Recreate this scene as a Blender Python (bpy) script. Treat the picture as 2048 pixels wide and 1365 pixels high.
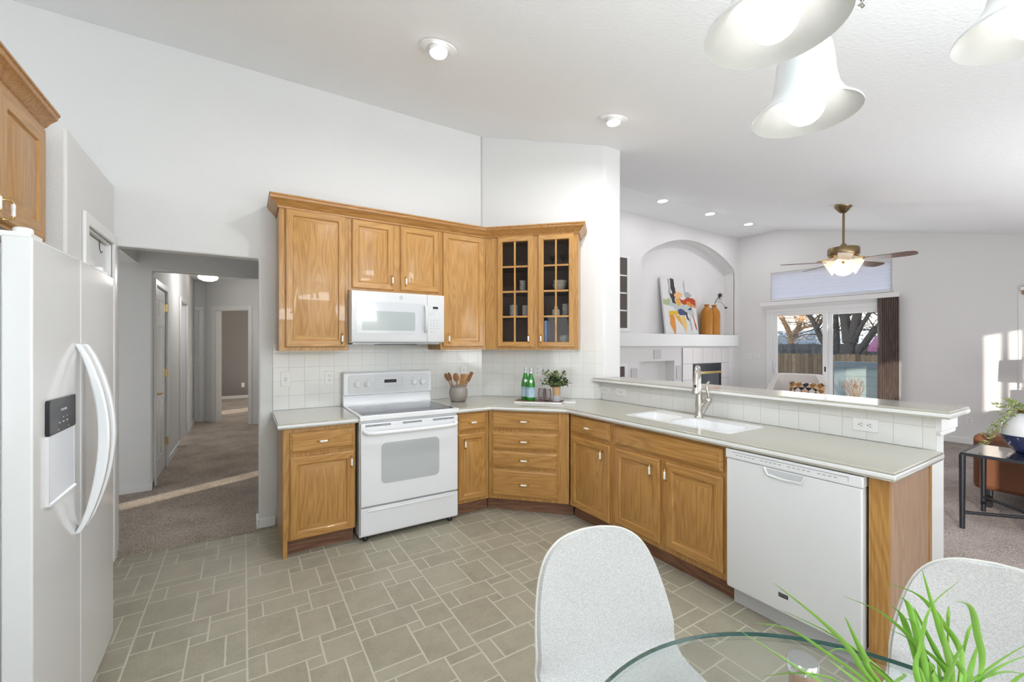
import bpy, bmesh, math, random
from mathutils import Vector, Matrix
random.seed(7)
PI = math.pi
C = bpy.context.scene.collection
for _o in list(bpy.data.objects): bpy.data.objects.remove(_o)

# ------------------------------------------------------------------ camera, sky, sun, daylight, fill lamps, exposure
sc = bpy.context.scene
cam = bpy.data.cameras.new('camera'); camo = bpy.data.objects.new('camera', cam); C.objects.link(camo)
camo.location = (0, 0, 1.44); camo.rotation_euler = (PI/2, 0, -math.radians(32.1))
cam.sensor_width = 36; cam.lens = 855/2048*36; cam.shift_y = -(682.5-689)/2048
cam.clip_start = .02; cam.clip_end = 200
sc.camera = camo
sc.view_settings.view_transform = 'Standard'; sc.view_settings.look = 'None'
sc.view_settings.gamma = 1; sc.view_settings.exposure = 0.15
try: sc.view_settings.use_curve_mapping = False
except Exception: pass

w = bpy.data.worlds.new('sky'); sc.world = w; w.use_nodes = True
nt = w.node_tree; nt.nodes.clear()
wo = nt.nodes.new('ShaderNodeOutputWorld'); bg = nt.nodes.new('ShaderNodeBackground')
tc = nt.nodes.new('ShaderNodeTexCoord'); sx = nt.nodes.new('ShaderNodeSeparateXYZ'); rp = nt.nodes.new('ShaderNodeValToRGB')
nt.links.new(tc.outputs['Generated'], sx.inputs[0]); nt.links.new(sx.outputs['Z'], rp.inputs[0])
rp.color_ramp.elements[0].position = 0; rp.color_ramp.elements[0].color = (1.0, .93, .80, 1)
rp.color_ramp.elements[1].position = .45; rp.color_ramp.elements[1].color = (.62, .78, 1.0, 1)
nt.links.new(rp.outputs[0], bg.inputs[0]); bg.inputs[1].default_value = 2.2
nt.links.new(bg.outputs[0], wo.inputs[0])

sun = bpy.data.lights.new('sun', 'SUN'); suno = bpy.data.objects.new('sun', sun); C.objects.link(suno)
sun.energy = 11; sun.angle = math.radians(.6); sun.color = (1, .90, .76)
suno.rotation_euler = Vector((1, .48, -.11)).to_track_quat('-Z', 'Y').to_euler()

def area(name, loc, direction, sx_, sy_, power, col=(1, 1, 1)):
    l = bpy.data.lights.new(name, 'AREA'); l.shape = 'RECTANGLE'; l.size = sx_; l.size_y = sy_; l.energy = power; l.color = col
    o = bpy.data.objects.new(name, l); C.objects.link(o); o.location = loc
    o.rotation_euler = Vector(direction).to_track_quat('-Z', 'Y').to_euler(); return o
# daylight coming in through the patio door and windows behind the camera, and through the slider; plus added fill lamps
area('ceiling_uplight', (.8, -.62, 1.98), (-.1, .75, 1), 2.2, .5, 76, (.86, .945, 1.0))  # added uplight for the ceiling; no window above the door
area('daylight_patio_door', (1.2, -.60, 1.05), (0, 1, .2), 2.2, 1.4, 5, (.92, .97, 1.0))
area('left_fill', (-1.24, 0, 1.45), (1, -.2, .05), 1.0, 1.1, 14, (.92, .965, 1.0))  # added fill for faces turned left; no window in that wall
area('ledge_uplight', (-2.2, 2.3, 2.60), (.3, .35, 1), 1.2, .4, 11, (.95, .98, 1.0))  # added uplight over the ledge, no opening behind it
area('daylight_living_window', (5.2, -.60, 1.3), (0, 1, .5), 3.4, 1.2, 70, (.94, .96, 1.0))
area('daylight_slider', (8.62, 3.4, 1.1), (-1, 0, .3), 1.6, 1.8, 20, (.92, .95, 1))
area('daylight_sidelight', (-1.85, 4.6, 1.2), (1, .2, .2), .8, 1.6, 3, (.95, .97, 1))
area('bedroom_fill', (-1.6, 12.9, 1.6), (1, -.4, -.3), .8, .8, .35, (.95, .97, 1))  # added fill lamp, the bedroom has no window built

# ------------------------------------------------------------------ materials
def mat(name, col=(.8, .8, .8), rough=.5, metal=0, spec=.5, coat=0, emit=None, es=0, trans=0, ior=1.45, bump=None, sheen=0):
    m = bpy.data.materials.new(name); m.use_nodes = True; n = m.node_tree; b = n.nodes['Principled BSDF']
    b.inputs['Base Color'].default_value = (*col, 1); b.inputs['Roughness'].default_value = rough
    b.inputs['Metallic'].default_value = metal; b.inputs['Specular IOR Level'].default_value = spec
    b.inputs['Coat Weight'].default_value = coat; b.inputs['Transmission Weight'].default_value = trans; b.inputs['IOR'].default_value = ior
    if sheen: b.inputs['Sheen Weight'].default_value = sheen
    if emit: b.inputs['Emission Color'].default_value = (*emit, 1); b.inputs['Emission Strength'].default_value = es
    if bump:
        scale, strength = bump[:2]; dist = bump[2] if len(bump) > 2 else .002
        t = n.nodes.new('ShaderNodeTexCoord'); no = n.nodes.new('ShaderNodeTexNoise'); no.inputs['Scale'].default_value = scale; no.inputs['Detail'].default_value = 3
        bu = n.nodes.new('ShaderNodeBump'); bu.inputs['Strength'].default_value = strength; bu.inputs['Distance'].default_value = dist
        n.links.new(t.outputs['Object'], no.inputs['Vector']); n.links.new(no.outputs['Fac'], bu.inputs['Height']); n.links.new(bu.outputs[0], b.inputs['Normal'])
    return m
def N(m, t, **k):
    o = m.node_tree.nodes.new(t)
    for a, v in k.items():
        if a in o.inputs: o.inputs[a].default_value = v
        else: setattr(o, a, v)
    return o
def L(m, a, b): m.node_tree.links.new(a, b)
def bsdf(m): return m.node_tree.nodes['Principled BSDF']

def oak(name, light, dark, pore, axis='z', rough=.38):
    m = mat(name, light, rough, coat=.25)
    t = N(m, 'ShaderNodeTexCoord'); oi = N(m, 'ShaderNodeObjectInfo')
    add = N(m, 'ShaderNodeVectorMath', operation='ADD'); mul = N(m, 'ShaderNodeVectorMath', operation='SCALE')
    cmb = N(m, 'ShaderNodeCombineXYZ'); mul.inputs['Scale'].default_value = 37
    for i in range(3): L(m, oi.outputs['Random'], cmb.inputs[i])
    L(m, cmb.outputs[0], mul.inputs[0]); L(m, t.outputs['Object'], add.inputs[0]); L(m, mul.outputs[0], add.inputs[1])
    def mp(s):
        q = N(m, 'ShaderNodeMapping'); q.inputs['Scale'].default_value = s; L(m, add.outputs[0], q.inputs[0]); return q
    big = {'z': (5, 5, .55), 'x': (.55, 5, 5), 'y': (5, .55, 5)}[axis]; fine = {'z': (160, 160, 5), 'x': (5, 160, 160), 'y': (160, 5, 160)}[axis]
    n1 = N(m, 'ShaderNodeTexNoise'); n1.inputs['Scale'].default_value = 1.3; n1.inputs['Detail'].default_value = 2; n1.inputs['Distortion'].default_value = .3
    L(m, mp(big).outputs[0], n1.inputs['Vector'])
    ma = N(m, 'ShaderNodeMath', operation='MULTIPLY'); ma.inputs[1].default_value = 95; L(m, n1.outputs['Fac'], ma.inputs[0])
    si = N(m, 'ShaderNodeMath', operation='SINE'); L(m, ma.outputs[0], si.inputs[0])
    mr = N(m, 'ShaderNodeMapRange'); mr.inputs['From Min'].default_value = -1; L(m, si.outputs[0], mr.inputs[0])
    n2 = N(m, 'ShaderNodeTexNoise'); n2.inputs['Scale'].default_value = 1; n2.inputs['Detail'].default_value = 3; L(m, mp(fine).outputs[0], n2.inputs['Vector'])
    r1 = N(m, 'ShaderNodeValToRGB'); r1.color_ramp.elements[0].color = (*dark, 1); r1.color_ramp.elements[0].position = 0
    r1.color_ramp.elements[1].color = (*light, 1); r1.color_ramp.elements[1].position = .75; L(m, mr.outputs[0], r1.inputs[0])
    r2 = N(m, 'ShaderNodeValToRGB'); r2.color_ramp.elements[0].color = (1, 1, 1, 1); r2.color_ramp.elements[0].position = .34
    r2.color_ramp.elements[1].color = (0, 0, 0, 1); r2.color_ramp.elements[1].position = .52; L(m, n2.outputs['Fac'], r2.inputs[0])
    f = N(m, 'ShaderNodeMath', operation='MULTIPLY'); f.inputs[1].default_value = .5; L(m, r2.outputs[0], f.inputs[0])
    mx = N(m, 'ShaderNodeMix', data_type='RGBA'); mx.inputs[7].default_value = (*pore, 1)
    L(m, f.outputs[0], mx.inputs[0]); L(m, r1.outputs[0], mx.inputs[6]); L(m, mx.outputs[2], bsdf(m).inputs['Base Color'])
    bu = N(m, 'ShaderNodeBump'); bu.inputs['Strength'].default_value = .15; bu.inputs['Distance'].default_value = .001
    L(m, n2.outputs['Fac'], bu.inputs['Height']); L(m, bu.outputs[0], bsdf(m).inputs['Normal'])
    return m
OL, OD, OP = (.505, .268, .078), (.42, .208, .055), (.28, .125, .030)
oak_v = oak('oak_vertical', OL, OD, OP, 'z'); oak_h = oak('oak_horizontal', OL, OD, OP, 'x')
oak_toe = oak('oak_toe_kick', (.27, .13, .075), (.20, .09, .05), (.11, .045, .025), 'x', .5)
oak_crown = oak('oak_crown', (.45, .225, .065), (.37, .17, .042), (.25, .10, .022), 'x')
oak_end = oak('oak_end_panel', (.46, .30, .20), (.40, .25, .16), (.33, .19, .12), 'z', .45)
wood_in = mat('cabinet_interior_shaded', (.10, .055, .032), .6)  # darker than the carcass oak: interior shade put into the colour
wall = mat('wall_paint', (.765, .763, .755), .75, spec=.25, bump=(90, .5, .0025))
hallw = wall
ceilm = mat('ceiling_paint', (.93, .94, .95), .85, spec=.2, bump=(55, .8, .003))
livw = mat('living_room_paint', (.80, .785, .78), .75, spec=.25, bump=(90, .4, .0025))
trimw = mat('white_trim', (.84, .84, .835), .35)
whitep = mat('white_enamel', (.85, .86, .88), .14, coat=.4)
whitef = mat('white_fridge_skin', (.74, .745, .745), .16, coat=.3, bump=(260, .06, .0006))
whitem = mat('white_plastic', (.82, .82, .81), .35)
outletm = mat('outlet_plastic', (.84, .84, .82), .3)
greyp = mat('grey_marking', (.22, .22, .24), .5); lightgrey = mat('light_grey_marking', (.50, .51, .53), .4)
dark = mat('black_slot', (.015, .015, .018), .4); black = mat('black_plastic', (.02, .02, .024), .25)
blackm = mat('black_powdercoat', (.012, .014, .02), .35, bump=(300, .3, .0005))
brass = mat('polished_brass', (.72, .52, .22), .22, metal=1); abrass = mat('antique_brass', (.30, .22, .12), .32, metal=1)
nickel = mat('brushed_nickel', (.60, .57, .53), .25, metal=1); chrome = mat('chrome', (.85, .85, .86), .06, metal=1)
porcelain = mat('porcelain', (.88, .88, .86), .12, coat=.5)
sinkm = mat('sink_porcelain', (.88, .89, .90), .12, coat=.4)
ovenglass = mat('oven_window_dots', (.50, .52, .53), .12, coat=.3); mwglass = mat('microwave_window', (.42, .46, .46), .10, coat=.4)
recess = mat('dispenser_recess', (.74, .77, .82), .2)
# countertop
ctop = mat('beige_quartz', (.62, .59, .52), .16, coat=.25)
t = N(ctop, 'ShaderNodeTexCoord'); n1 = N(ctop, 'ShaderNodeTexNoise'); n1.inputs['Scale'].default_value = 420; n1.inputs['Detail'].default_value = 2
r = N(ctop, 'ShaderNodeValToRGB'); r.color_ramp.elements[0].position = .35; r.color_ramp.elements[0].color = (.40, .375, .31, 1)
r.color_ramp.elements[1].position = .62; r.color_ramp.elements[1].color = (.55, .525, .46, 1)
L(ctop, t.outputs['Object'], n1.inputs['Vector']); L(ctop, n1.outputs['Fac'], r.inputs[0]); L(ctop, r.outputs[0], bsdf(ctop).inputs['Base Color'])
cedge = mat('countertop_white_edge', (.84, .84, .83), .15, coat=.3)
# tiles
def tilemat(name, col, grout, size, mortar, rough=.12, bumpd=.0012, zoff=0):
    m = mat(name, col, rough, coat=.3)
    t = N(m, 'ShaderNodeTexCoord'); s = N(m, 'ShaderNodeSeparateXYZ'); c = N(m, 'ShaderNodeCombineXYZ')
    L(m, t.outputs['Object'], s.inputs[0]); L(m, s.outputs['X'], c.inputs['X']); L(m, s.outputs['Z'], c.inputs['Y'])
    b = N(m, 'ShaderNodeTexBrick'); b.offset = 0; b.squash = 1
    for k, v in (('Scale', 1), ('Brick Width', size), ('Row Height', size), ('Mortar Size', mortar), ('Mortar Smooth', .6), ('Bias', 0)): b.inputs[k].default_value = v
    b.inputs['Color1'].default_value = (*col, 1); b.inputs['Color2'].default_value = (*col, 1); b.inputs['Mortar'].default_value = (*grout, 1)
    L(m, c.outputs[0], b.inputs['Vector']); L(m, b.outputs['Color'], bsdf(m).inputs['Base Color'])
    bu = N(m, 'ShaderNodeBump'); bu.invert = True; bu.inputs['Strength'].default_value = .8; bu.inputs['Distance'].default_value = bumpd
    no = N(m, 'ShaderNodeTexNoise'); no.inputs['Scale'].default_value = 9; L(m, t.outputs['Object'], no.inputs['Vector'])
    b2 = N(m, 'ShaderNodeBump'); b2.inputs['Strength'].default_value = .10; b2.inputs['Distance'].default_value = .01; L(m, no.outputs['Fac'], b2.inputs['Height'])
    L(m, b.outputs['Fac'], bu.inputs['Height']); L(m, b2.outputs[0], bu.inputs['Normal']); L(m, bu.outputs[0], bsdf(m).inputs['Normal']); return m
TS = .1135
wtile = tilemat('white_wall_tile', (.80, .80, .775), (.70, .69, .66), TS, .0022)
ftile = tilemat('fireplace_tile', (.72, .68, .67), (.25, .2, .2), .305, .004, .3)
# floor vinyl tiles
vin = mat('taupe_floor_tile', (.36, .33, .265), .42, spec=.4)
t = N(vin, 'ShaderNodeTexCoord'); g = N(vin, 'ShaderNodeNewGeometry')
n1 = N(vin, 'ShaderNodeTexNoise'); n1.inputs['Scale'].default_value = 7; n1.inputs['Detail'].default_value = 8; n1.inputs['Roughness'].default_value = .75
n2 = N(vin, 'ShaderNodeTexNoise'); n2.inputs['Scale'].default_value = 110; n2.inputs['Detail'].default_value = 4
L(vin, t.outputs['Object'], n1.inputs['Vector']); L(vin, t.outputs['Object'], n2.inputs['Vector'])
a1 = N(vin, 'ShaderNodeMath', operation='MULTIPLY_ADD'); a1.inputs[1].default_value = .2; L(vin, g.outputs['Random Per Island'], a1.inputs[0])
a2 = N(vin, 'ShaderNodeMath', operation='MULTIPLY_ADD'); a2.inputs[1].default_value = .55; a2.inputs[2].default_value = .0
L(vin, n2.outputs['Fac'], a2.inputs[0]); L(vin, n1.outputs['Fac'], a2.inputs[2]); L(vin, a2.outputs[0], a1.inputs[2])
r = N(vin, 'ShaderNodeValToRGB'); r.color_ramp.elements[0].position = .55; r.color_ramp.elements[0].color = (.29, .262, .195, 1)
r.color_ramp.elements[1].position = 1.25 if False else 1.0; r.color_ramp.elements[1].color = (.40, .365, .28, 1)
L(vin, a1.outputs[0], r.inputs[0]); L(vin, r.outputs[0], bsdf(vin).inputs['Base Color'])
bu = N(vin, 'ShaderNodeBump'); bu.inputs['Strength'].default_value = .35; bu.inputs['Distance'].default_value = .002
L(vin, n2.outputs['Fac'], bu.inputs['Height']); L(vin, bu.outputs[0], bsdf(vin).inputs['Normal'])
grout = mat('pale_grout', (.57, .545, .445), .7)
def carpet(name, c1, c2):
    m = mat(name, c1, .95, spec=.1)
    t = N(m, 'ShaderNodeTexCoord'); n1 = N(m, 'ShaderNodeTexNoise'); n1.inputs['Scale'].default_value = 130; n1.inputs['Detail'].default_value = 4
    n2 = N(m, 'ShaderNodeTexNoise'); n2.inputs['Scale'].default_value = 3; n2.inputs['Detail'].default_value = 5
    ad = N(m, 'ShaderNodeMath', operation='MULTIPLY_ADD'); ad.inputs[1].default_value = .35
    L(m, t.outputs['Object'], n1.inputs['Vector']); L(m, t.outputs['Object'], n2.inputs['Vector'])
    L(m, n2.outputs['Fac'], ad.inputs[0]); L(m, n1.outputs['Fac'], ad.inputs[2])
    r = N(m, 'ShaderNodeValToRGB'); r.color_ramp.elements[0].position = .48; r.color_ramp.elements[0].color = (*c1, 1)
    r.color_ramp.elements[1].position = .86; r.color_ramp.elements[1].color = (*c2, 1); L(m, ad.outputs[0], r.inputs[0]); L(m, r.outputs[0], bsdf(m).inputs['Base Color'])
    bu = N(m, 'ShaderNodeBump'); bu.inputs['Strength'].default_value = 1; bu.inputs['Distance'].default_value = .012
    L(m, n1.outputs['Fac'], bu.inputs['Height']); L(m, bu.outputs[0], bsdf(m).inputs['Normal']); return m
carp = carpet('beige_carpet', (.25, .20, .16), (.66, .575, .49))
carpl = carpet('living_room_carpet', (.22, .175, .155), (.60, .53, .49))
def thin(name, tint, rough=0.0, gl=.6, ior=1.38):
    m = bpy.data.materials.new(name); m.use_nodes = True; n = m.node_tree; n.nodes.clear()
    o = n.nodes.new('ShaderNodeOutputMaterial'); tr = n.nodes.new('ShaderNodeBsdfTransparent'); tr.inputs[0].default_value = (*tint, 1)
    g = n.nodes.new('ShaderNodeBsdfGlossy'); g.inputs['Roughness'].default_value = rough
    mx = n.nodes.new('ShaderNodeMixShader'); fr = n.nodes.new('ShaderNodeFresnel'); fr.inputs[0].default_value = ior
    mm = n.nodes.new('ShaderNodeMath'); mm.operation = 'MULTIPLY'; mm.inputs[1].default_value = gl
    n.links.new(fr.outputs[0], mm.inputs[0]); n.links.new(mm.outputs[0], mx.inputs[0])
    n.links.new(tr.outputs[0], mx.inputs[1]); n.links.new(g.outputs[0], mx.inputs[2]); n.links.new(mx.outputs[0], o.inputs[0]); return m
pane = thin('window_glass', (.96, .97, .97)); cabglass = thin('cabinet_glass', (.93, .93, .93), gl=.5); tableglass = thin('table_glass', (.965, .985, .975), gl=.22)
tedge = mat('glass_edge', (.03, .09, .08), .08, coat=.5); wineglass = thin('smoky_glass', (.80, .75, .77), gl=.7, ior=1.45)
gbottle = mat('green_bottle_glass', (.03, .30, .03), .06, coat=.6); bsdf(gbottle).inputs['Transmission Weight'].default_value = .35
blabel = mat('pale_blue_label', (.42, .58, .68), .5); navy = mat('navy_print', (.02, .035, .12), .4)
silver = mat('silver_foil', (.62, .64, .66), .3, metal=.7)
# fabric
def weave(name, c1, c2, sc_=700, rough=.9):
    m = mat(name, c1, rough, spec=.15)
    t = N(m, 'ShaderNodeTexCoord'); q = N(m, 'ShaderNodeMapping'); q.inputs['Scale'].default_value = (1, 1, .35); L(m, t.outputs['Object'], q.inputs[0])
    n1 = N(m, 'ShaderNodeTexNoise'); n1.inputs['Scale'].default_value = sc_; n1.inputs['Detail'].default_value = 2; L(m, q.outputs[0], n1.inputs['Vector'])
    q2 = N(m, 'ShaderNodeMapping'); q2.inputs['Scale'].default_value = (.3, .3, 1); L(m, t.outputs['Object'], q2.inputs[0])
    n2 = N(m, 'ShaderNodeTexNoise'); n2.inputs['Scale'].default_value = sc_; n2.inputs['Detail'].default_value = 2; L(m, q2.outputs[0], n2.inputs['Vector'])
    mi = N(m, 'ShaderNodeMath', operation='ADD'); L(m, n1.outputs['Fac'], mi.inputs[0]); L(m, n2.outputs['Fac'], mi.inputs[1])
    r = N(m, 'ShaderNodeValToRGB'); r.color_ramp.elements[0].position = .35; r.color_ramp.elements[0].color = (*c2, 1)
    hf = N(m, 'ShaderNodeMath', operation='MULTIPLY'); hf.inputs[1].default_value = .5; L(m, mi.outputs[0], hf.inputs[0])
    r.color_ramp.elements[1].position = .6; r.color_ramp.elements[1].color = (*c1, 1); L(m, hf.outputs[0], r.inputs[0]); L(m, r.outputs[0], bsdf(m).inputs['Base Color'])
    bu = N(m, 'ShaderNodeBump'); bu.inputs['Strength'].default_value = .4; bu.inputs['Distance'].default_value = .002
    L(m, hf.outputs[0], bu.inputs['Height']); L(m, bu.outputs[0], bsdf(m).inputs['Normal']); return m
fabric = weave('light_grey_upholstery', (.60, .59, .57), (.42, .415, .405), 520)
ivory = mat('ivory_upholstery', (.74, .70, .67), .9, spec=.1)
leather = mat('brown_leather', (.17, .062, .027), .5, bump=(60, .5, .003))
lampcloth = mat('lamp_shade_linen', (.78, .76, .73), .9); walnut = oak('walnut_wood', (.16, .075, .035), (.10, .045, .02), (.05, .02, .01), 'z')
legwood = oak('chair_leg_beech', (.42, .22, .10), (.34, .17, .07), (.25, .11, .04), 'z')
crockm = mat('stoneware_glaze', (.30, .27, .24), .45, bump=(30, .5, .003))
utw = mat('wooden_utensil', (.30, .13, .045), .5); utw2 = mat('pale_wooden_utensil', (.50, .27, .10), .5)
leafd = mat('dark_green_leaf', (.022, .055, .016), .45); leafl = mat('yellow_green_leaf', (.22, .28, .11), .5)
grassm = mat('grass_blade_green', (.20, .42, .05), .4); bsdf(grassm).inputs['Subsurface Weight'].default_value = 0
stemm = mat('brown_stem', (.10, .06, .035), .7); dried = mat('dried_twig', (.30, .20, .14), .8)
tan = mat('tan_ceramic', (.58, .36, .19), .5); greyc = mat('grey_concrete', (.50, .51, .54), .6); terrac = mat('ochre_glazed_ceramic', (.50, .20, .022), .35)
bulb = mat('lit_bulb', (1, 1, 1), .3, emit=(1, .98, .95), es=2.2)
canlamp = mat('lit_ceiling_lamp', (1, 1, 1), .3, emit=(1, .98, .95), es=14)
fanlit = mat('lit_fan_shade', (.95, .88, .75), .4, emit=(1, .84, .62), es=.55)
halllit = mat('lit_hall_shade', (.95, .93, .9), .4, emit=(1, .98, .93), es=1.6)
frost = mat('frosted_white_glass', (.58, .585, .575), .4)
blindm = oak('brown_vertical_blind', (.105, .075, .062), (.075, .05, .042), (.045, .03, .026), 'z', .4)
cellm = mat('cellular_shade_cloth', (.78, .78, .83), .8); _t = N(cellm, 'ShaderNodeBsdfTranslucent'); _t.inputs[0].default_value = (.80, .80, .90, 1); _m = N(cellm, 'ShaderNodeMixShader'); _m.inputs[0].default_value = .45
L(cellm, bsdf(cellm).outputs[0], _m.inputs[1]); L(cellm, _t.outputs[0], _m.inputs[2]); L(cellm, _m.outputs[0], [q for q in cellm.node_tree.nodes if q.type == 'OUTPUT_MATERIAL'][0].inputs[0])
fence_m = oak('weathered_fence_board', (.20, .135, .08), (.15, .10, .06), (.07, .045, .03), 'z', .85)
fence_g = oak('grey_fence_board', (.10, .10, .10), (.07, .07, .07), (.03, .03, .03), 'z', .85)
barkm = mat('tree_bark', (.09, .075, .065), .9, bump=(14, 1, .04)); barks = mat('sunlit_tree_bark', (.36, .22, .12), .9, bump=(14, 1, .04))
siding = mat('blue_grey_siding', (.30, .36, .36), .7); sidingt = mat('blue_grey_trim', (.20, .25, .28), .6); housem = mat('pale_blue_house_siding', (.27, .32, .38), .8)
groundm = mat('patio_concrete', (.42, .40, .37), .9, bump=(20, .5, .01)); budm = mat('twig_buds', (.12, .09, .06), .8); pinkm = mat('pink_awning_cloth', (.30, .10, .18), .7)

# ------------------------------------------------------------------ geometry helpers
def NB(): return bmesh.new()
def O(name, bm, mats, parent=None, smooth=None, bevel=0, loc=None, rot=None, seg=2, rem=False):
    if rem: bmesh.ops.remove_doubles(bm, verts=bm.verts, dist=1e-5)
    bmesh.ops.recalc_face_normals(bm, faces=bm.faces)
    me = bpy.data.meshes.new(name); bm.to_mesh(me); bm.free()
    for m in (mats if isinstance(mats, (list, tuple)) else [mats]): me.materials.append(m)
    o = bpy.data.objects.new(name, me); C.objects.link(o)
    if parent: o.parent = parent
    if loc: o.location = loc
    if rot: o.rotation_euler = rot
    if smooth is not None:
        me.polygons.foreach_set('use_smooth', [True]*len(me.polygons)); me.set_sharp_from_angle(angle=math.radians(smooth))
    if bevel:
        b = o.modifiers.new('bevel', 'BEVEL'); b.width = bevel; b.segments = seg; b.limit_method = 'ANGLE'; b.angle_limit = math.radians(40); b.harden_normals = False
        if smooth is None:
            me.polygons.foreach_set('use_smooth', [True]*len(me.polygons)); me.set_sharp_from_angle(angle=math.radians(35))
    return o
def T(name, label, cat, loc=(0, 0, 0), rz=0, group=None):
    o = bpy.data.objects.new(name, None); C.objects.link(o); o.empty_display_size = .05
    o.location = loc; o.rotation_euler = (0, 0, rz); o['label'] = label; o['category'] = cat
    if group: o['group'] = group
    return o
def tag(o, label, cat, group=None):
    o['label'] = label; o['category'] = cat
    if group: o['group'] = group
    return o
def S(o): o['kind'] = 'structure'; return o
def lab(o, label): o['label'] = label; return o
def box(bm, x0, x1, y0, y1, z0, z1, mi=0, M=None):
    if x1 < x0: x0, x1 = x1, x0
    if y1 < y0: y0, y1 = y1, y0
    if z1 < z0: z0, z1 = z1, z0
    v = [bm.verts.new((x, y, z)) for z in (z0, z1) for y in (y0, y1) for x in (x0, x1)]
    if M: 
        for q in v: q.co = M @ q.co
    fs = [(0, 2, 3, 1), (4, 5, 7, 6), (0, 1, 5, 4), (2, 6, 7, 3), (0, 4, 6, 2), (1, 3, 7, 5)]
    for f in fs: bm.faces.new([v[i] for i in f]).material_index = mi
    return v
def prism(bm, pts, z0, z1, axis='z', mi=0, top=None):
    """extrude a 2d polygon along an axis; top(x,y) may give the upper z of each vertex"""
    def P3(p, h):
        return {'z': (p[0], p[1], h), 'y': (p[0], h, p[1]), 'x': (h, p[0], p[1])}[axis]
    a = [bm.verts.new(P3(p, z0)) for p in pts]; b = [bm.verts.new(P3(p, top(*p) if top else z1)) for p in pts]; n = len(pts)
    bm.faces.new(a).material_index = mi; bm.faces.new(b).material_index = mi
    for i in range(n): bm.faces.new((a[i], a[(i+1) % n], b[(i+1) % n], b[i])).material_index = mi
def plate(bm, outer, holes, h0, h1, axis='z', mi=0):
    """polygon with holes, extruded"""
    def P3(p, h): return {'z': (p[0], p[1], h), 'y': (p[0], h, p[1]), 'x': (h, p[0], p[1])}[axis]
    for h in (h0, h1):
        es = []
        for lp in [outer]+holes:
            vs = [bm.verts.new(P3(p, h)) for p in lp]
            es += [bm.edges.new((vs[i], vs[(i+1) % len(vs)])) for i in range(len(vs))]
        r = bmesh.ops.triangle_fill(bm, edges=es, use_beauty=True)
        for g_ in r['geom']:
            if isinstance(g_, bmesh.types.BMFace): g_.material_index = mi
    for lp in [outer]+holes:
        n = len(lp)
        for i in range(n):
            p, q = lp[i], lp[(i+1) % n]
            bm.faces.new([bm.verts.new(P3(*a)) for a in ((p, h0), (q, h0), (q, h1), (p, h1))]).material_index = mi
    bmesh.ops.remove_doubles(bm, verts=bm.verts, dist=1e-5)
def rect(x0, x1, y0, y1): return [(x0, y0), (x1, y0), (x1, y1), (x0, y1)]
def rrect(x0, x1, y0, y1, r, n=4):
    p = []
    for cx, cy, a0 in ((x1-r, y0+r, -90), (x1-r, y1-r, 0), (x0+r, y1-r, 90), (x0+r, y0+r, 180)):
        for i in range(n+1):
            a = math.radians(a0+90*i/n); p.append((cx+r*math.cos(a), cy+r*math.sin(a)))
    return p
def gridwall(bm, u0, u1, z0, z1, holes, h0, h1, axis):
    us = sorted({u0, u1, *[h[0] for h in holes], *[h[1] for h in holes]}); zs = sorted({z0, z1, *[h[2] for h in holes], *[h[3] for h in holes]})
    us = [u for u in us if u0 <= u <= u1]; zs = [z for z in zs if z0 <= z <= z1]
    def P3(u, h, z): return (u, h, z) if axis == 'y' else (h, u, z)
    def occ(i, j):
        if i < 0 or j < 0 or i >= len(us)-1 or j >= len(zs)-1: return False
        cu, cz = (us[i]+us[i+1])/2, (zs[j]+zs[j+1])/2
        return not any(a < cu < b and c < cz < d for a, b, c, d in holes)
    def q(*c): bm.faces.new([bm.verts.new(P3(*x)) for x in c])
    for i in range(len(us)-1):
        for j in range(len(zs)-1):
            if not occ(i, j): continue
            a, b, c, d = us[i], us[i+1], zs[j], zs[j+1]
            for h in (h0, h1): q((a, h, c), (b, h, c), (b, h, d), (a, h, d))
            if not occ(i-1, j): q((a, h0, c), (a, h1, c), (a, h1, d), (a, h0, d))
            if not occ(i+1, j): q((b, h0, c), (b, h1, c), (b, h1, d), (b, h0, d))
            if not occ(i, j-1): q((a, h0, c), (b, h0, c), (b, h1, c), (a, h1, c))
            if not occ(i, j+1): q((a, h0, d), (b, h0, d), (b, h1, d), (a, h1, d))
    bmesh.ops.remove_doubles(bm, verts=bm.verts, dist=1e-5)
def lathe(bm, prof, n=24, mi=0, M=None, cx=0, cy=0, sweep=2*PI, caps=True):
    rings = []; full = sweep > 6.28
    for r_, z in prof:
        if r_ < 1e-6: rings.append([bm.verts.new((cx, cy, z))])
        else: rings.append([bm.verts.new((cx+r_*math.cos(sweep*i/n), cy+r_*math.sin(sweep*i/n), z)) for i in range(n if full else n+1)])
    fs = []
    for a, b in zip(rings, rings[1:]):
        k = n
        for i in range(k):
            j = (i+1) % n if full else i+1
            if len(a) == 1 and len(b) == 1: continue
            if len(a) == 1: f = (a[0], b[i], b[j])
            elif len(b) == 1: f = (a[i], b[0], a[j])
            else: f = (a[i], b[i], b[j], a[j])
            fs.append(bm.faces.new(f))
    if caps and full:
        for rg in (rings[0], rings[-1]):
            if len(rg) > 2: fs.append(bm.faces.new(rg))
    for f in fs: f.material_index = mi
    if M:
        for rg in rings:
            for v in rg: v.co = M @ v.co
def cyl(bm, p0, p1, r0, r1=None, n=16, mi=0):
    tube(bm, [p0, p1], [r0, r0 if r1 is None else r1], n, mi)
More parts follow.
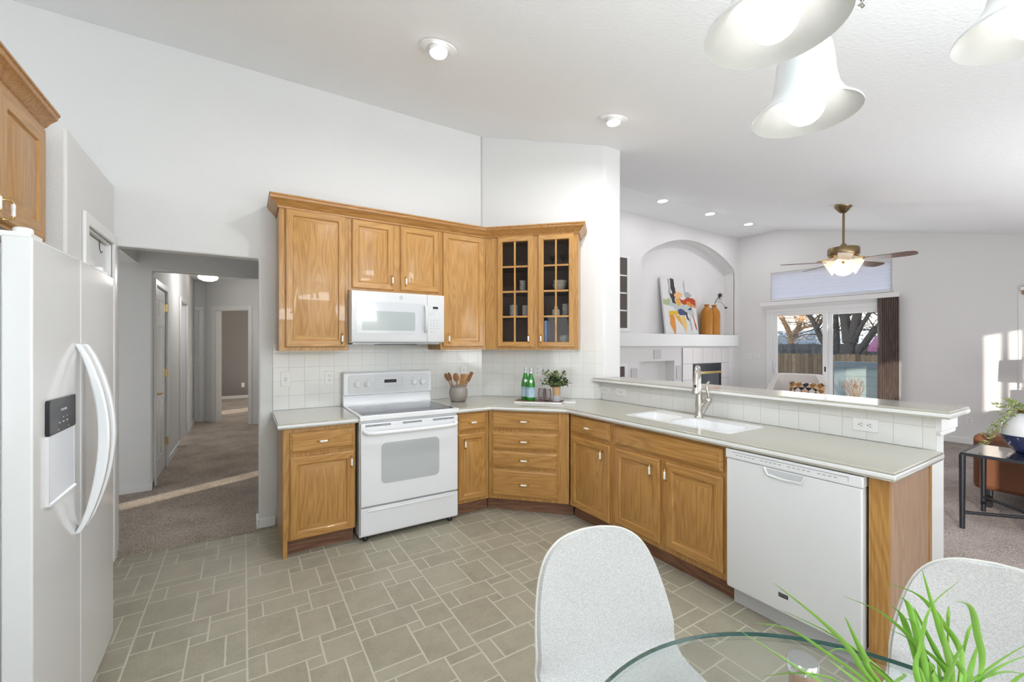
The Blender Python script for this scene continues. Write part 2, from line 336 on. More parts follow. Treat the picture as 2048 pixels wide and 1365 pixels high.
def tube(bm, pts, rad, n=10, mi=0, closed=False, flat=1):
    pts = [Vector(p) for p in pts]; rad = rad if isinstance(rad, (list, tuple)) else [rad]*len(pts)
    rings = []; up = None
    for i, p in enumerate(pts):
        d = (pts[min(i+1, len(pts)-1)]-pts[max(i-1, 0)])
        if closed: d = pts[(i+1) % len(pts)]-pts[i-1]
        d.normalize()
        if up is None:
            up = Vector((0, 0, 1)) if abs(d.z) < .9 else Vector((1, 0, 0))
        s = d.cross(up).normalized(); u = s.cross(d).normalized(); up = u
        rings.append([bm.verts.new(p+(s*math.cos(2*PI*k/n)+u*math.sin(2*PI*k/n)*flat)*rad[i]) for k in range(n)])
    rr = list(zip(rings, rings[1:]))+([(rings[-1], rings[0])] if closed else [])
    for a, b in rr:
        for k in range(n): bm.faces.new((a[k], a[(k+1) % n], b[(k+1) % n], b[k])).material_index = mi
    if not closed:
        bm.faces.new(rings[0]).material_index = mi; bm.faces.new(rings[-1]).material_index = mi
def bez(p, n=10):
    """smooth curve through points"""
    p = [Vector(q) for q in p]; out = []
    for i in range(len(p)-1):
        a, b, c, d = p[max(i-1, 0)], p[i], p[i+1], p[min(i+2, len(p)-1)]
        for k in range(n):
            t = k/n; out.append(.5*((2*b)+(c-a)*t+(2*a-5*b+4*c-d)*t*t+(3*b-3*c+d-a)*t**3))
    return out+[p[-1]]
def sphere(bm, c, r, sx=1, sy=1, sz=1, n=16, mi=0):
    res = bmesh.ops.create_uvsphere(bm, u_segments=n, v_segments=max(6, n//2), radius=r)
    for v in res['verts']: v.co = Vector((v.co.x*sx, v.co.y*sy, v.co.z*sz))+Vector(c)
    for f in {f for v in res['verts'] for f in v.link_faces}: f.material_index = mi
def rings(bm, x0, x1, z0, z1, prof, mv=0, mh=1, fill=True):
    """nested rectangle rings: prof = [(inset, y)], front toward -y; top and bottom faces take mh"""
    rs = []
    for ins, y in prof: rs.append([bm.verts.new(c) for c in ((x0+ins, y, z0+ins), (x1-ins, y, z0+ins), (x1-ins, y, z1-ins), (x0+ins, y, z1-ins))])
    for a, b in zip(rs, rs[1:]):
        for i in range(4): bm.faces.new((a[i], a[(i+1) % 4], b[(i+1) % 4], b[i])).material_index = mh if i in (0, 2) else mv
    if fill: bm.faces.new(rs[-1]).material_index = mv
    bm.faces.new(rs[0]).material_index = mv
def text_mesh(s, size, depth=.0004, spacing=1.0):
    cu = bpy.data.curves.new('t', 'FONT'); cu.body = s; cu.size = size; cu.extrude = depth; cu.align_x = 'CENTER'; cu.align_y = 'CENTER'; cu.space_character = spacing
    o = bpy.data.objects.new('t', cu); C.objects.link(o); bpy.context.view_layer.update()
    me = bpy.data.meshes.new_from_object(o.evaluated_get(bpy.context.evaluated_depsgraph_get()))
    bpy.data.objects.remove(o); return me
def addmesh(bm, me, M, mi=0):
    k0 = len(bm.verts); nf = len(bm.faces); bm.from_mesh(me); bm.verts.ensure_lookup_table(); bm.faces.ensure_lookup_table()
    for v in bm.verts[k0:]: v.co = M @ v.co
    for f in bm.faces[nf:]: f.material_index = mi
FRONT = Matrix.Rotation(PI/2, 4, 'X')      # text standing in xz facing -y

def ceil_z(y): return 3.664-.25*(4.281-y) if y < 4.281 else 3.664

# ------------------------------------------------------------------ setting: floors
bm = NB(); U = .466; ox, oy = .013, 2.297
cells = [(0, .49, 0, .165), (0, .49, .165, .68), (.49, .815, 0, .52), (.815, 1, 0, .52), (.49, .65, .52, .68), (0, .16, .68, 1), (.16, .65, .68, 1), (.65, 1, .52, .86), (.65, 1, .86, 1)]
FX0, FX1, FY0, FY1 = -1.26, 3.0, -.70, 3.84
rnd = random.Random(2)
def wob(a, b, fixed, along, s):
    n = max(1, int(abs(b-a)/.04)); return [((a+(b-a)*i/n), fixed+s*rnd.uniform(-.0012, .0012)) for i in range(n)]
for i in range(-4, 8):
    for j in range(-7, 5):
        for (u0, u1, v0, v1) in cells:
            gp = .0042
            x0, x1, y0, y1 = ox+(i+u0)*U+gp, ox+(i+u1)*U-gp, oy+(j+v0)*U+gp, oy+(j+v1)*U-gp
            if x0 < FX0 or y0 < FY0: pass
            x0, x1, y0, y1 = max(x0, FX0), min(x1, FX1), max(y0, FY0), min(y1, FY1)
            if x1-x0 < .02 or y1-y0 < .02: continue
            p = [(x, y) for x, y in wob(x0, x1, y0, 'x', 1)] + [(y_, x_) for x_, y_ in wob(y0, y1, x1, 'y', 1)]
            p += [(x, y) for x, y in wob(x1, x0, y1, 'x', 1)] + [(y_, x_) for x_, y_ in wob(y1, y0, x0, 'y', 1)]
            bm.faces.new([bm.verts.new((x, y, 0)) for x, y in p])
gb = box(bm, FX0, FX1, FY0, FY1, -.05, -.0008, 1)
o = S(O('floor', bm, [vin, grout]))
# carpets
bm = NB()
prism(bm, [(-2.4, 3.84), (3.05, 3.84), (3.05, 4.9), (3.0, 5.5), (3.0, 9.9), (.4, 9.9), (.4, 13.6), (-3, 13.6), (-3, 9.9), (-2.4, 5.5)], -.05, .012)
S(O('floor', bm, carp))
bm = NB(); box(bm, 3.0, 8.9, -.75, 5.1, -.05, .010); S(O('floor', bm, carpl))
# ceiling
bm = NB()
def strip(x0, x1): prism(bm, [(-.82, ceil_z(-.82)), (4.281, 3.664), (5.5, 3.664), (5.5, 3.80), (4.25, 3.80), (-.82, ceil_z(-.82)+.14)], x0, x1, axis='x')
strip(-2.5, 8.95); S(O('ceiling', bm, ceilm))
bm = NB(); box(bm, -2.4, 3.0, 3.995, 5.42, 2.50, 2.6); box(bm, -2.4, -.867, 3.995, 5.42, 2.225, 2.5)
box(bm, -3, 3, 5.42, 13.6, 2.60, 2.7); S(O('ceiling', bm, ceilm))

# wall with the hall opening and its 45 degree return
bm = NB()
gridwall(bm, -2.4, 2.06, 0, 3.60, [(-.737, .10, -1, 2.107)], 3.87, 3.99, 'y')
S(O('wall_back', bm, wall, bevel=.014, seg=3))
bm = NB(); prism(bm, [(2.06, 3.87), (2.93, 3.00), (3.15, 3.00), (3.15, 3.10), (2.26, 3.99), (2.06, 3.99)], 0, 0, top=lambda x, y: ceil_z(y)+.03)
S(O('wall_corner', bm, wall, bevel=.02, seg=3))
bm = NB(); prism(bm, [(3.05, 3.2), (3.15, 3.1), (3.15, 5.06), (3.05, 5.06)], 0, 0, top=lambda x, y: ceil_z(y)+.03); S(O('wall_living', bm, livw))
# pantry block, lower than the room, flat ledge on top
bm = NB(); gridwall(bm, 2.95, 3.868, 0, 2.51, [(3.245, 3.79, -1, 2.10)], -.86, -.74, 'x'); S(O('wall_pantry', bm, wall, bevel=.012, seg=3))
bm = NB(); box(bm, -2.4, -.862, 2.95, 3.05, 0, 2.51); box(bm, -2.4, -.862, 3.05, 3.868, 2.44, 2.51); S(O('wall_pantry', bm, wall))
bm = NB(); box(bm, -2.4, -1.28, -.70, 2.948, 0, 2.51); S(O('wall_left', bm, wall))
bm = NB(); box(bm, -2.5, -2.4, -.82, 13.6, 0, 3.7); 
S(O('wall_left', bm, wall)) if False else bm.free()
bm = NB(); gridwall(bm, -.82, 5.42, 0, 3.70, [(4.12, 4.40, .06, 2.0)], -2.5, -2.4, 'x'); S(O('wall_left', bm, wall))
# wall behind the camera with patio door and windows
bm = NB(); gridwall(bm, -2.5, 8.95, 0, 2.5, [(.30, 2.17, .05, 1.92), (4.00, 4.41, 1.0, 2.09), (4.48, 4.78, 1.0, 2.09)], -.735, -.70, 'y')
S(O('wall_front', bm, wall))
for nm, (a, b, c, d) in (('door_3', (.30, 2.17, .05, 1.92)), ('window_4', (4.00, 4.41, 1.0, 2.09)), ('window_5', (4.48, 4.78, 1.0, 2.09))):
    bm = NB(); plate(bm, rect(a, b, c, d), [rect(a+.015, b-.015, c+.015, d-.015)], -.732, -.703, 'y'); f = S(O(nm, bm, trimw))
    bm = NB(); box(bm, a+.015, b-.015, -.722, -.718, c+.015, d-.015); O('glass_pane', bm, pane, f)
# peninsula pony wall
bm = NB(); box(bm, 2.90, 3.145, .70, 2.998, 0, 1.078); S(O('wall_peninsula', bm, wall, bevel=.02, seg=3))
bm = NB(); box(bm, 2.893, 3.165, .655, .70, 1.008, 1.078); prism(bm, [(2.893, 1.008), (2.912, .985), (3.145, .985), (3.165, 1.008)], .66, .70, 'y')
box(bm, 3.145, 3.165, .70, 2.99, 1.03, 1.078); S(O('trim_1', bm, trimw, bevel=.004))
# far wall with slider, transom and window
bm = NB(); gridwall(bm, -.82, 5.5, 0, 3.64, [(2.52, 4.44, -1, 2.06), (2.545, 4.43, 2.285, 2.0), (.15, 1.19, .92, 2.14)], 8.78, 8.92, 'x')
bm.free(); bm = NB()
gridwall(bm, -.82, 5.5, 0, 2.30, [(2.56, 4.43, -1, 2.06), (.15, 1.19, .92, 2.14), (2.545, 4.43, 2.285, 2.4)], 8.78, 8.92, 'x')
plate(bm, [(-.82, 2.30), (2.545, 2.30), (4.43, 2.30), (5.5, 2.30), (5.5, 3.70), (4.281, 3.70), (-.82, ceil_z(-.82)+.03)], [[(2.56, 2.302), (4.42, 2.302), (4.42, 2.84), (2.56, 2.81)]], 8.78, 8.92, 'x')
S(O('wall_right', bm, livw))

# fireplace wall with arched niche
bm = NB()
ax0, ax1, az, ah = 5.81, 8.66, 2.92, .49
arch = [(ax0, 1.63), (ax1, 1.63)]+[(ax1-(ax1-ax0)*i/28, az+ah*math.sin(PI*(.0+i/28))**.72) for i in range(29)]
plate(bm, [(3.05, 0), (8.9, 0), (8.9, 3.70), (3.05, 3.70)], [arch, rect(5.76, 6.69, .45, 1.14)], 5.06, 5.10, 'y')
plate(bm, arch, [], 5.31, 5.33, 'y')
n = len(arch)
for i in range(n):
    p, q = arch[i], arch[(i+1) % n]
    bm.faces.new([bm.verts.new(c) for c in ((p[0], 5.09, p[1]), (q[0], 5.09, q[1]), (q[0], 5.32, q[1]), (p[0], 5.32, p[1]))])
S(O('wall_fireplace', bm, livw, smooth=30))
bm = NB(); plate(bm, rect(5.70, 6.75, .40, 1.2), [rect(5.76, 6.69, .45, 1.14)], 5.10, 5.26, 'y'); box(bm, 5.7, 6.75, 5.26, 5.28, .4, 1.2); S(O('trim_2', bm, livw))
bm = NB(); box(bm, 3.16, 8.66, 4.985, 5.058, 1.40, 1.628); S(O('trim_3', bm, trimw, bevel=.012))
# narrow display window left of the niche, and the cabinet below it
for nm, (z0, z1, x1) in (('window_2', (1.66, 2.93, 5.50)), ('window_3', (.30, 1.12, 5.44))):
    bm = NB(); plate(bm, rect(5.05, x1, z0, z1), [rect(5.09, x1-.06, z0+.05, z1-.05)], 5.035, 5.058, 'y')
    if nm == 'window_2':
        for k in range(1, 4): box(bm, 5.09, x1-.06, 5.045, 5.055, z0+.05+k*(z1-z0-.1)/4-.012, z0+.05+k*(z1-z0-.1)/4+.012)
    f = S(O(nm, bm, trimw, bevel=.003)); bm = NB(); box(bm, 5.09, x1-.06, 5.050, 5.056, z0+.05, z1-.05); O('glass_pane', bm, mat('dark_shelf_glass', (.12, .10, .09), .1), f)

# hall
bm = NB(); gridwall(bm, -2.4, 3.0, 0, 2.62, [(-.757, 3.1, -1, 2.16)], 5.42, 5.52, 'y'); S(O('wall_hall', bm, hallw, bevel=.02, seg=3))
bm = NB(); gridwall(bm, 5.52, 9.75, 0, 2.62, [(5.62, 6.37, -1, 2.045), (7.66, 8.45, -1, 2.06)], -.90, -.77, 'x'); S(O('wall_hall', bm, hallw, bevel=.01))
bm = NB(); box(bm, -.9, -.50, 9.75, 9.85, 0, 2.62); S(O('wall_hall', bm, hallw))
dg = T('hall_diagonal_frame', '', '', (-.585, 9.665, 0), -PI/4)
bpy.data.objects.remove(dg)
def Wd(bm):   # local frame: x along the diagonal hall wall, y into the bedroom
    M = Matrix.Translation((-.585, 9.665, 0)) @ Matrix.Rotation(-PI/4, 4, 'Z')
    for v in bm.verts: v.co = M @ v.co
bm = NB(); gridwall(bm, 0, 4.0, 0, 2.62, [(.20, .935, -1, 2.06)], 0, .12, 'y'); Wd(bm); S(O('wall_hall', bm, hallw))
bm = NB(); box(bm, -3, .9, 13.4, 13.5, 0, 2.62); box(bm, -3.0, -2.9, 9.9, 13.4, 0, 2.62); box(bm, 3.0, 3.1, 3.99, 13.4, 0, 2.62); S(O('wall_bedroom', bm, mat('unlit_bedroom_paint', (.24, .22, .215), .8)))  # paint darkened to carry the shade of the unlit room
bm = NB(); box(bm, -2.0, -1.9, 5.6, 9.7, 0, 2.62); S(O('wall_hall', bm, hallw))
# casings
def casing(bm, u0, u1, z1, h0, h1, axis, w_=.06):
    plate(bm, rect(u0-w_, u1+w_, 0, z1+w_), [], h0, h1, axis) if False else None
    for a in ((u0-w_, u0, 0, z1+w_), (u1, u1+w_, 0, z1+w_), (u0, u1, z1, z1+w_)):
        c = (a[0], a[1], h0, h1, a[2], a[3]) if axis == 'y' else (h0, h1, a[0], a[1], a[2], a[3])
        box(bm, *c)
bm = NB(); casing(bm, 5.62, 6.37, 2.045, -.77, -.75, 'x', .062); casing(bm, 7.66, 8.45, 2.06, -.77, -.75, 'x', .062); S(O('trim_4', bm, trimw, bevel=.006))
bm = NB(); casing(bm, .20, .935, 2.06, -.02, 0, 'y', .075); box(bm, .2, .215, 0, .12, 0, 2.06); box(bm, .92, .935, 0, .12, 0, 2.06); Wd(bm); S(O('trim_5', bm, trimw, bevel=.006))
bm = NB(); box(bm, -.70, -.63, 9.73, 9.75, 0, 2.06); box(bm, -.765, -.63, 9.73, 9.75, 2.06, 2.13); S(O('trim_6', bm, trimw, bevel=.006))
bm = NB(); casing(bm, 3.245, 3.79, 2.10, -.74, -.722, 'x', .065); box(bm, -.86, -.74, 3.245, 3.257, 0, 2.1); box(bm, -.86, -.74, 3.778, 3.79, 0, 2.1); box(bm, -.86, -.74, 3.245, 3.79, 2.088, 2.1); S(O('trim_7', bm, trimw, bevel=.006))
# baseboards
def bb(name, *bxs):
    bm = NB()
    for b in bxs: box(bm, *b)
    return S(O(name, bm, trimw, bevel=.005))
bb('baseboard_back', (.098, .213, 3.848, 3.87, 0, .085), (.083, .10, 3.848, 3.99, 0, .085))
bb('baseboard_hall', (-2.39, -.775, 5.40, 5.42, .01, .09), (-.775, -.757, 5.40, 5.55, .01, .09), (-.77, -.755, 6.435, 7.595, .01, .09), (-.77, -.755, 8.515, 9.73, .01, .09), (-.76, -.73, 9.735, 9.75, .01, .09))
bb('baseboard_bedroom', (-2.9, .9, 13.38, 13.4, .01, .09))
bb('baseboard_right', (8.76, 8.78, -.7, 2.44, .01, .095), (8.76, 8.78, 4.60, 5.05, .01, .095))
bb('baseboard_pantry', (-.755, -.74, 2.96, 3.175, 0, .085))

# tile backsplashes
def tiles(name, L_, z1, loc, rz, z0=.914):
    bm = NB(); box(bm, 0, L_, 0, .008, 0, z1-z0); return S(O(name, bm, wtile, loc=(loc[0], loc[1], z0), rot=(0, 0, rz), bevel=.001))
tiles('trim_8', 1.875, 1.440, (.194, 3.861, 0), 0)
tiles('trim_9', 1.215, 1.440, (2.056, 3.862, 0), -PI/4)
tiles('trim_10', 2.32, 1.078, (2.892, 2.995, 0), -PI/2)

# ------------------------------------------------------------------ cabinet pieces
def pull(parent, x, y, z, vertical=True, name='pull'):
    bm = NB(); h = .038
    for s in (-1, 1):
        tube(bm, [(0, 0, s*h), (0, -.006, s*h), (0, -.020, s*h*.98), (0, -.026, s*(h-.008)), (0, -.026, s*.023)], [.0072, .005, .0035, .0045, .005], 8, 0)
    tube(bm, [(0, -.026, -.024), (0, -.026, -.019), (0, -.026, 0), (0, -.026, .019), (0, -.026, .024)], [.0058, .0075, .0068, .0075, .0058], 10, 1)
    if not vertical: bmesh.ops.rotate(bm, verts=bm.verts, cent=(0, 0, 0), matrix=Matrix.Rotation(PI/2, 3, 'Y'))
    o = O(name, bm, [brass, porcelain], parent, smooth=50); o.location = (x, y, z); return o
DT = .020
def door(parent, x0, x1, z0, z1, pullpos=None, glass=False, st=.056, name='door'):
    bm = NB(); cx, cz = (x0+x1)/2, (z0+z1)/2; a, b = (x1-x0)/2, (z1-z0)/2
    if glass:
        p = [(0, 0), (0, -.014), (.006, -DT), (st-.006, -DT), (st-.002, -.014), (st, -.005)]
        rings(bm, -a, a, -b, b, p, fill=False)
        bm.faces.ensure_lookup_table(); bm.faces.remove(bm.faces[-1])
        rings2 = [(-a+st, -b+st), (a-st, -b+st), (a-st, b-st), (-a+st, b-st)]; full = [(-a, -b), (a, -b), (a, b), (-a, b)]
        for i in range(4):
            j = (i+1) % 4; bm.faces.new([bm.verts.new((q[0], yy, q[1])) for q, yy in ((full[i], 0), (full[j], 0), (rings2[j], 0), (rings2[i], 0))])
            bm.faces.new([bm.verts.new((q[0], yy, q[1])) for q, yy in ((rings2[i], 0), (rings2[j], 0), (rings2[j], -.005), (rings2[i], -.005))])
        box(bm, -.008, .008, -.017, -.004, -b+st, b-st, 0)
        for k in range(1, 4): z = -b+st+k*(2*b-2*st)/4; box(bm, -a+st, a-st, -.0165, -.0045, z-.008, z+.008, 1)
    else:
        p = [(0, 0), (0, -.013), (.007, -DT), (st-.008, -DT), (st-.003, -.0145), (st, -.010), (st+.004, -.010), (st+.032, -.0185)]
        rings(bm, -a, a, -b, b, p)
    d = O(name, bm, [oak_v, oak_h], parent, smooth=25, loc=(cx, 0, cz))
    if glass:
        bm = NB(); box(bm, -a+st-.004, a-st+.004, -.0085, -.0055, -b+st-.004, b-st+.004); O('glass_pane', bm, cabglass, d)
    if pullpos:
        pull(d, pullpos[0]-cx, -DT, pullpos[1]-cz, True)
    return d
def drawer(parent, x0, x1, z0, z1, handle=True, name='drawer'):
    bm = NB(); cx, cz = (x0+x1)/2, (z0+z1)/2; a, b = (x1-x0)/2, (z1-z0)/2
    rings(bm, -a, a, -b, b, [(0, 0), (0, -.009), (.004, -.013), (.010, -.0135), (.017, -DT)], 0, 0)
    d = O(name, bm, [oak_h], parent, smooth=25, loc=(cx, 0, cz))
    if handle: pull(d, 0, -DT, 0, False)
    return d
def basecab(root, w_, depth=.60, toe=.115, top=.874, toe_back=.07, left_side=False, z0=0, tl=0, tr=0):
    bm = NB()
    if left_side: prism(bm, [(0, 0), (.025, 0), (.025, toe), (w_, toe), (w_, top), (0, top)], 0, depth, 'y')
    else: box(bm, 0, w_, 0, depth, toe, top, 0)
    b = O('body', bm, [oak_v], root)
    bm = NB(); box(bm, .025 if left_side else -tl, w_+tr, toe_back, toe_back+.02, 0, toe); t_ = O('toe_kick', bm, oak_toe, root); lab(t_, 'darker brown toe kick board')
    return b

# base cabinet left of the range (world face plane y = 3.23)
FY = 3.23
c = T('base_cabinet', 'oak base cabinet with one drawer and door, standing alone left of the white range', 'cabinet', (.222, FY, 0), 0)
basecab(c, .462, .615, left_side=True); drawer(c, .039, .453, .702, .842); door(c, .039, .453, .117, .674, (.430, .600))
c = T('base_cabinet', 'narrow oak base cabinet with one drawer and door, between the range and the corner drawers', 'cabinet', (1.487, FY, 0), 0)
basecab(c, .300, .40, tr=.025); drawer(c, .012, .268, .718, .858); door(c, .012, .268, .140, .692, (.062, .613), st=.05)
c = T('corner_drawer_cabinet', 'angled oak corner cabinet with a stack of four drawers', 'cabinet', (1.792, 3.232, 0), -PI/4)
basecab(c, .690, .50, tl=.029, tr=.029)
for z0, z1 in ((.718, .858), (.546, .692), (.392, .529), (.142, .371)): drawer(c, .028, .597, z0, z1)
c = T('base_cabinet', 'oak peninsula base cabinet with one drawer and door, next to the corner drawers', 'cabinet', (2.285, 2.735, 0), -PI/2)
basecab(c, .480, .60, tl=.025); drawer(c, .028, .458, .720, .856); door(c, .022, .458, .120, .692, (.394, .611))
c = T('sink_base_cabinet', 'wide oak sink cabinet with a false drawer front above two doors', 'cabinet', (2.285, 2.253, 0), -PI/2)
basecab(c, .876, .60, top=.70); bm = NB(); box(bm, 0, .876, 0, .018, .70, .874); O('face_rail', bm, oak_h, c)
drawer(c, .030, .852, .717, .852, False, 'drawer_front'); door(c, .030, .424, .152, .690, (.366, .616)); door(c, .470, .852, .152, .690, (.486, .616))
c = T('peninsula_end', 'oak end piece closing the peninsula beside the dishwasher', 'cabinet', (2.285, .745, 0), -PI/2)
bm = NB(); box(bm, 0, .069, 0, .02, 0, .874); O('front_stile', bm, oak_v, c)
bm = NB(); box(bm, .050, .069, .02, .515, 0, .874); lab(O('side_panel', bm, oak_end, c), 'paler pinkish oak side panel')
bm = NB(); box(bm, .045, .073, .505, .535, 0, .874); O('corner_strip', bm, oak_v, c)

# upper cabinets, face plane y = 3.56
UY = 3.56
def uppercab(root, w_, z0, z1, depth=.305):
    bm = NB(); box(bm, 0, w_, 0, depth, z0, z1, 0); return O('body', bm, [oak_v], root)
c = T('wall_cabinet', 'tall oak wall cabinet at the left end, left of the microwave', 'cabinet', (.219, UY, 0)); uppercab(c, .480, 1.390, 2.455)
door(c, .040, .459, 1.418, 2.444, (.431, 1.484))
c = T('wall_cabinet', 'short two door oak wall cabinet above the microwave', 'cabinet', (.701, UY, 0)); uppercab(c, .778, 1.868, 2.455)
door(c, .026, .360, 1.890, 2.436, (.342, 1.969)); door(c, .416, .762, 1.893, 2.438, (.456, 1.967))
c = T('wall_cabinet', 'tall oak wall cabinet between the microwave and the glass corner cabinet', 'cabinet', (1.481, UY, 0)); uppercab(c, .452, 1.390, 2.455)
door(c, .020, .430, 1.416, 2.438, (.067, 1.490))
# glass corner cabinet
GX, GY = 1.938, 3.562
gc = T('glass_corner_cabinet', 'angled oak corner wall cabinet with two glass paned doors', 'cabinet', (GX, GY, 0), -PI/4)
bm = NB(); Wg = .870; gd = .295
for a in ((0, .016, .018, gd), (Wg-.016, Wg, .018, gd)): box(bm, *a, 1.390, 2.455, 0)
box(bm, .016, Wg-.016, .018, gd, 1.390, 1.408, 0); box(bm, .016, Wg-.016, .018, gd, 2.437, 2.455, 0)
O('body', bm, [oak_v], gc)
bm = NB(); box(bm, .016, Wg-.016, gd-.008, gd, 1.408, 2.437); lab(O('back_panel', bm, wood_in, gc), 'cabinet back, interior shade in its dark brown')
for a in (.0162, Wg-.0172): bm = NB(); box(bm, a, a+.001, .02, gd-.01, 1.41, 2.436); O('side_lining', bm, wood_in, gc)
bm = NB(); plate(bm, rect(0, Wg, 1.390, 2.455), [rect(.16, .42, 1.45, 2.40), rect(.545, .80, 1.45, 2.40)], 0, .018, 'y'); O('face_frame', bm, oak_v, gc)
SH = [1.408, 1.700, 1.932, 2.172]
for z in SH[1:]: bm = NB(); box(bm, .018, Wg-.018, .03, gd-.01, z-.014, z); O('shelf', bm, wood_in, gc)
door(gc, .119, .457, 1.414, 2.442, (.420, 1.491), True, .05); door(gc, .507, .834, 1.412, 2.442, (.535, 1.491), True, .05)
# cabinet above the fridge, face plane x = -.79
c = T('wall_cabinet', 'oak wall cabinet with porcelain pulls above the white refrigerator', 'cabinet', (-.812, 1.93, 0), PI/2)
uppercab(c, .968, 1.906, 2.462, .465); door(c, .485, .955, 1.922, 2.452, (.530, 1.965), st=.085); door(c, .020, .457, 1.922, 2.452, (.418, 1.965), st=.085)
# crown mouldings
def crown(name, path, label):
    prof = [(0, 0), (.010, 0), (.012, .012), (.020, .018), (.030, .034), (.048, .052), (.056, .058), (.060, .074), (.066, .078), (.066, .088), (0, .088)]
    bm = NB(); n = len(path); rs = []
    for i, p in enumerate(path):
        p = Vector(p); d0 = (p-Vector(path[i-1])).normalized() if i else None; d1 = (Vector(path[i+1])-p).normalized() if i < n-1 else None
        n0 = Vector((d0.y, -d0.x)) if d0 else None; n1_ = Vector((d1.y, -d1.x)) if d1 else None
        if n0 is None: m = n1_; k = 1
        elif n1_ is None: m = n0; k = 1
        else: m = (n0+n1_).normalized(); k = 1/m.dot(n1_)
        rs.append([bm.verts.new((p.x+m.x*k*o_, p.y+m.y*k*o_, z)) for o_, z in prof])
    for a, b in zip(rs, rs[1:]):
        for j in range(len(prof)): bm.faces.new((a[j], a[(j+1) % len(prof)], b[(j+1) % len(prof)], b[j]))
    bm.faces.new(rs[0]); bm.faces.new(rs[-1])
    o = O(name, bm, oak_crown, smooth=30); o.location = (0, 0, 2.442); return tag(o, label, 'moulding')
e = Vector((GX, GY))+Vector((.7071, -.7071))*Wg
crown('crown_moulding', [(.219, 3.868), (.219, UY-.001), (GX-.001, UY-.001), (e.x, e.y), (e.x+.21, e.y+.21)], 'oak crown moulding running along the top of the wall cabinets')
o = crown('crown_moulding', [(-1.255, 1.93), (-.811, 1.93), (-.811, 2.890)], 'oak crown moulding on top of the cabinet above the refrigerator')
o.location.z = 2.450

# ------------------------------------------------------------------ countertops
def offs(pts, d):
    out = []; n = len(pts)
    for i in range(n):
        a, b, c_ = Vector(pts[i-1]), Vector(pts[i]), Vector(pts[(i+1) % n]); d0 = (b-a).normalized(); d1 = (c_-b).normalized()
        n0 = Vector((d0.y, -d0.x)); n1_ = Vector((d1.y, -d1.x)); m = (n0+n1_).normalized(); out.append(tuple(b+m*(d/m.dot(n1_))))
    return out
def slab(name, pts, ztop, label, holes=[], th=.040, cat='worktop'):
    bm = NB()
    if holes: plate(bm, pts, holes, ztop-.012, ztop, 'z', 0)
    else: prism(bm, pts, ztop-.012, ztop)
    a = NB(); 
    if holes: plate(bm, offs(pts, .0035), [offs(h, 0) for h in holes], ztop-.030, ztop-.012, 'z', 1); plate(bm, pts, holes, ztop-th, ztop-.030, 'z', 0)
    else: prism(bm, offs(pts, .0035), ztop-.030, ztop-.012, mi=1); prism(bm, pts, ztop-th, ztop-.030)
    a.free(); return tag(O(name, bm, [ctop, cedge], bevel=.003), label, cat)
slab('countertop', [(.190, 3.195), (.700, 3.195), (.700, 3.858), (.190, 3.858)], .914, 'short beige quartz countertop left of the range')
sinkhole = rrect(2.405, 2.815, 1.445, 2.262, .03)
slab('countertop', [(1.484, 3.195), (1.792, 3.195), (2.248, 2.739), (2.248, .648), (2.889, .648), (2.889, 3.025), (2.056, 3.858), (1.484, 3.858)], .914,
     'long beige quartz countertop turning the corner and holding the white sink', [sinkhole])
slab('bar_top', [(2.840, .615), (3.175, .615), (3.175, 2.995), (2.925, 2.995), (2.86, 3.045), (2.820, 3.045), (2.840, 2.98)], 1.118, 'raised beige quartz bar top on the peninsula half wall', th=.038)
# sink
s = T('kitchen_sink', 'white double bowl sink set into the peninsula countertop', 'sink', (2.61, 1.853, .914))
bowls = [rrect(-.165, .085, .085, .375, .05), rrect(-.165, .085, -.375, .045, .05)]
bm = NB(); plate(bm, rrect(-.204, .204, -.408, .408, .03), bowls, -.012, .0005)
lab(O('deck', bm, sinkm, s, bevel=.003), 'flat white sink rim')
for bw in bowls:
    bm = NB(); a = [bm.verts.new((x, y, -.002)) for x, y in bw]; cx_, cy_ = sum(p[0] for p in bw)/len(bw), sum(p[1] for p in bw)/len(bw)
    b1 = [bm.verts.new((cx_+(x-cx_)*.95, cy_+(y-cy_)*.96, -.15)) for x, y in bw]; b2 = [bm.verts.new((cx_+(x-cx_)*.8, cy_+(y-cy_)*.85, -.17)) for x, y in bw]
    for p, q in ((a, b1), (b1, b2)):
        for i in range(len(p)): bm.faces.new((p[i], p[(i+1) % len(p)], q[(i+1) % len(p)], q[i]))
    bm.faces.new(b2); bo = O('bowl', bm, sinkm, s, smooth=50)
    sm = bo.modifiers.new('th', 'SOLIDIFY'); sm.thickness = .006; sm.offset = 1
    bm = NB(); lathe(bm, [(.0, -.168), (.035, -.168), (.04, -.1665), (.04, -.17)], 20, cx=cx_, cy=cy_); O('drain', bm, nickel, bo, smooth=40)
# faucet
f = T('kitchen_faucet', 'brushed nickel pull down faucet with curved lever at the back of the sink', 'faucet', (2.755, 1.878, .9145), math.radians(27))
bm = NB(); lathe(bm, [(.030, 0), (.031, .006), (.027, .012), (.024, .02), (.0245, .06), (.026, .10), (.020, .17), (.015, .24)], 20)
O('body', bm, nickel, f, smooth=40)
bm = NB(); tube(bm, bez([(0, 0, .22), (-.004, .0, .30), (-.035, 0, .352), (-.085, 0, .364), (-.125, 0, .332), (-.142, 0, .29)], 6), [.0145]*30+[.015], 14); O('spout', bm, nickel, f, smooth=60)
bm = NB(); tube(bm, [(-.140, 0, .295), (-.146, 0, .27), (-.153, 0, .235), (-.160, 0, .195), (-.162, 0, .185)], [.016, .018, .021, .027, .024], 16)
sh = O('spray_head', bm, nickel, f, smooth=50)
bm = NB(); box(bm, -.176, -.168, -.007, .007, .215, .25); O('spray_button', bm, dark, sh, bevel=.002)
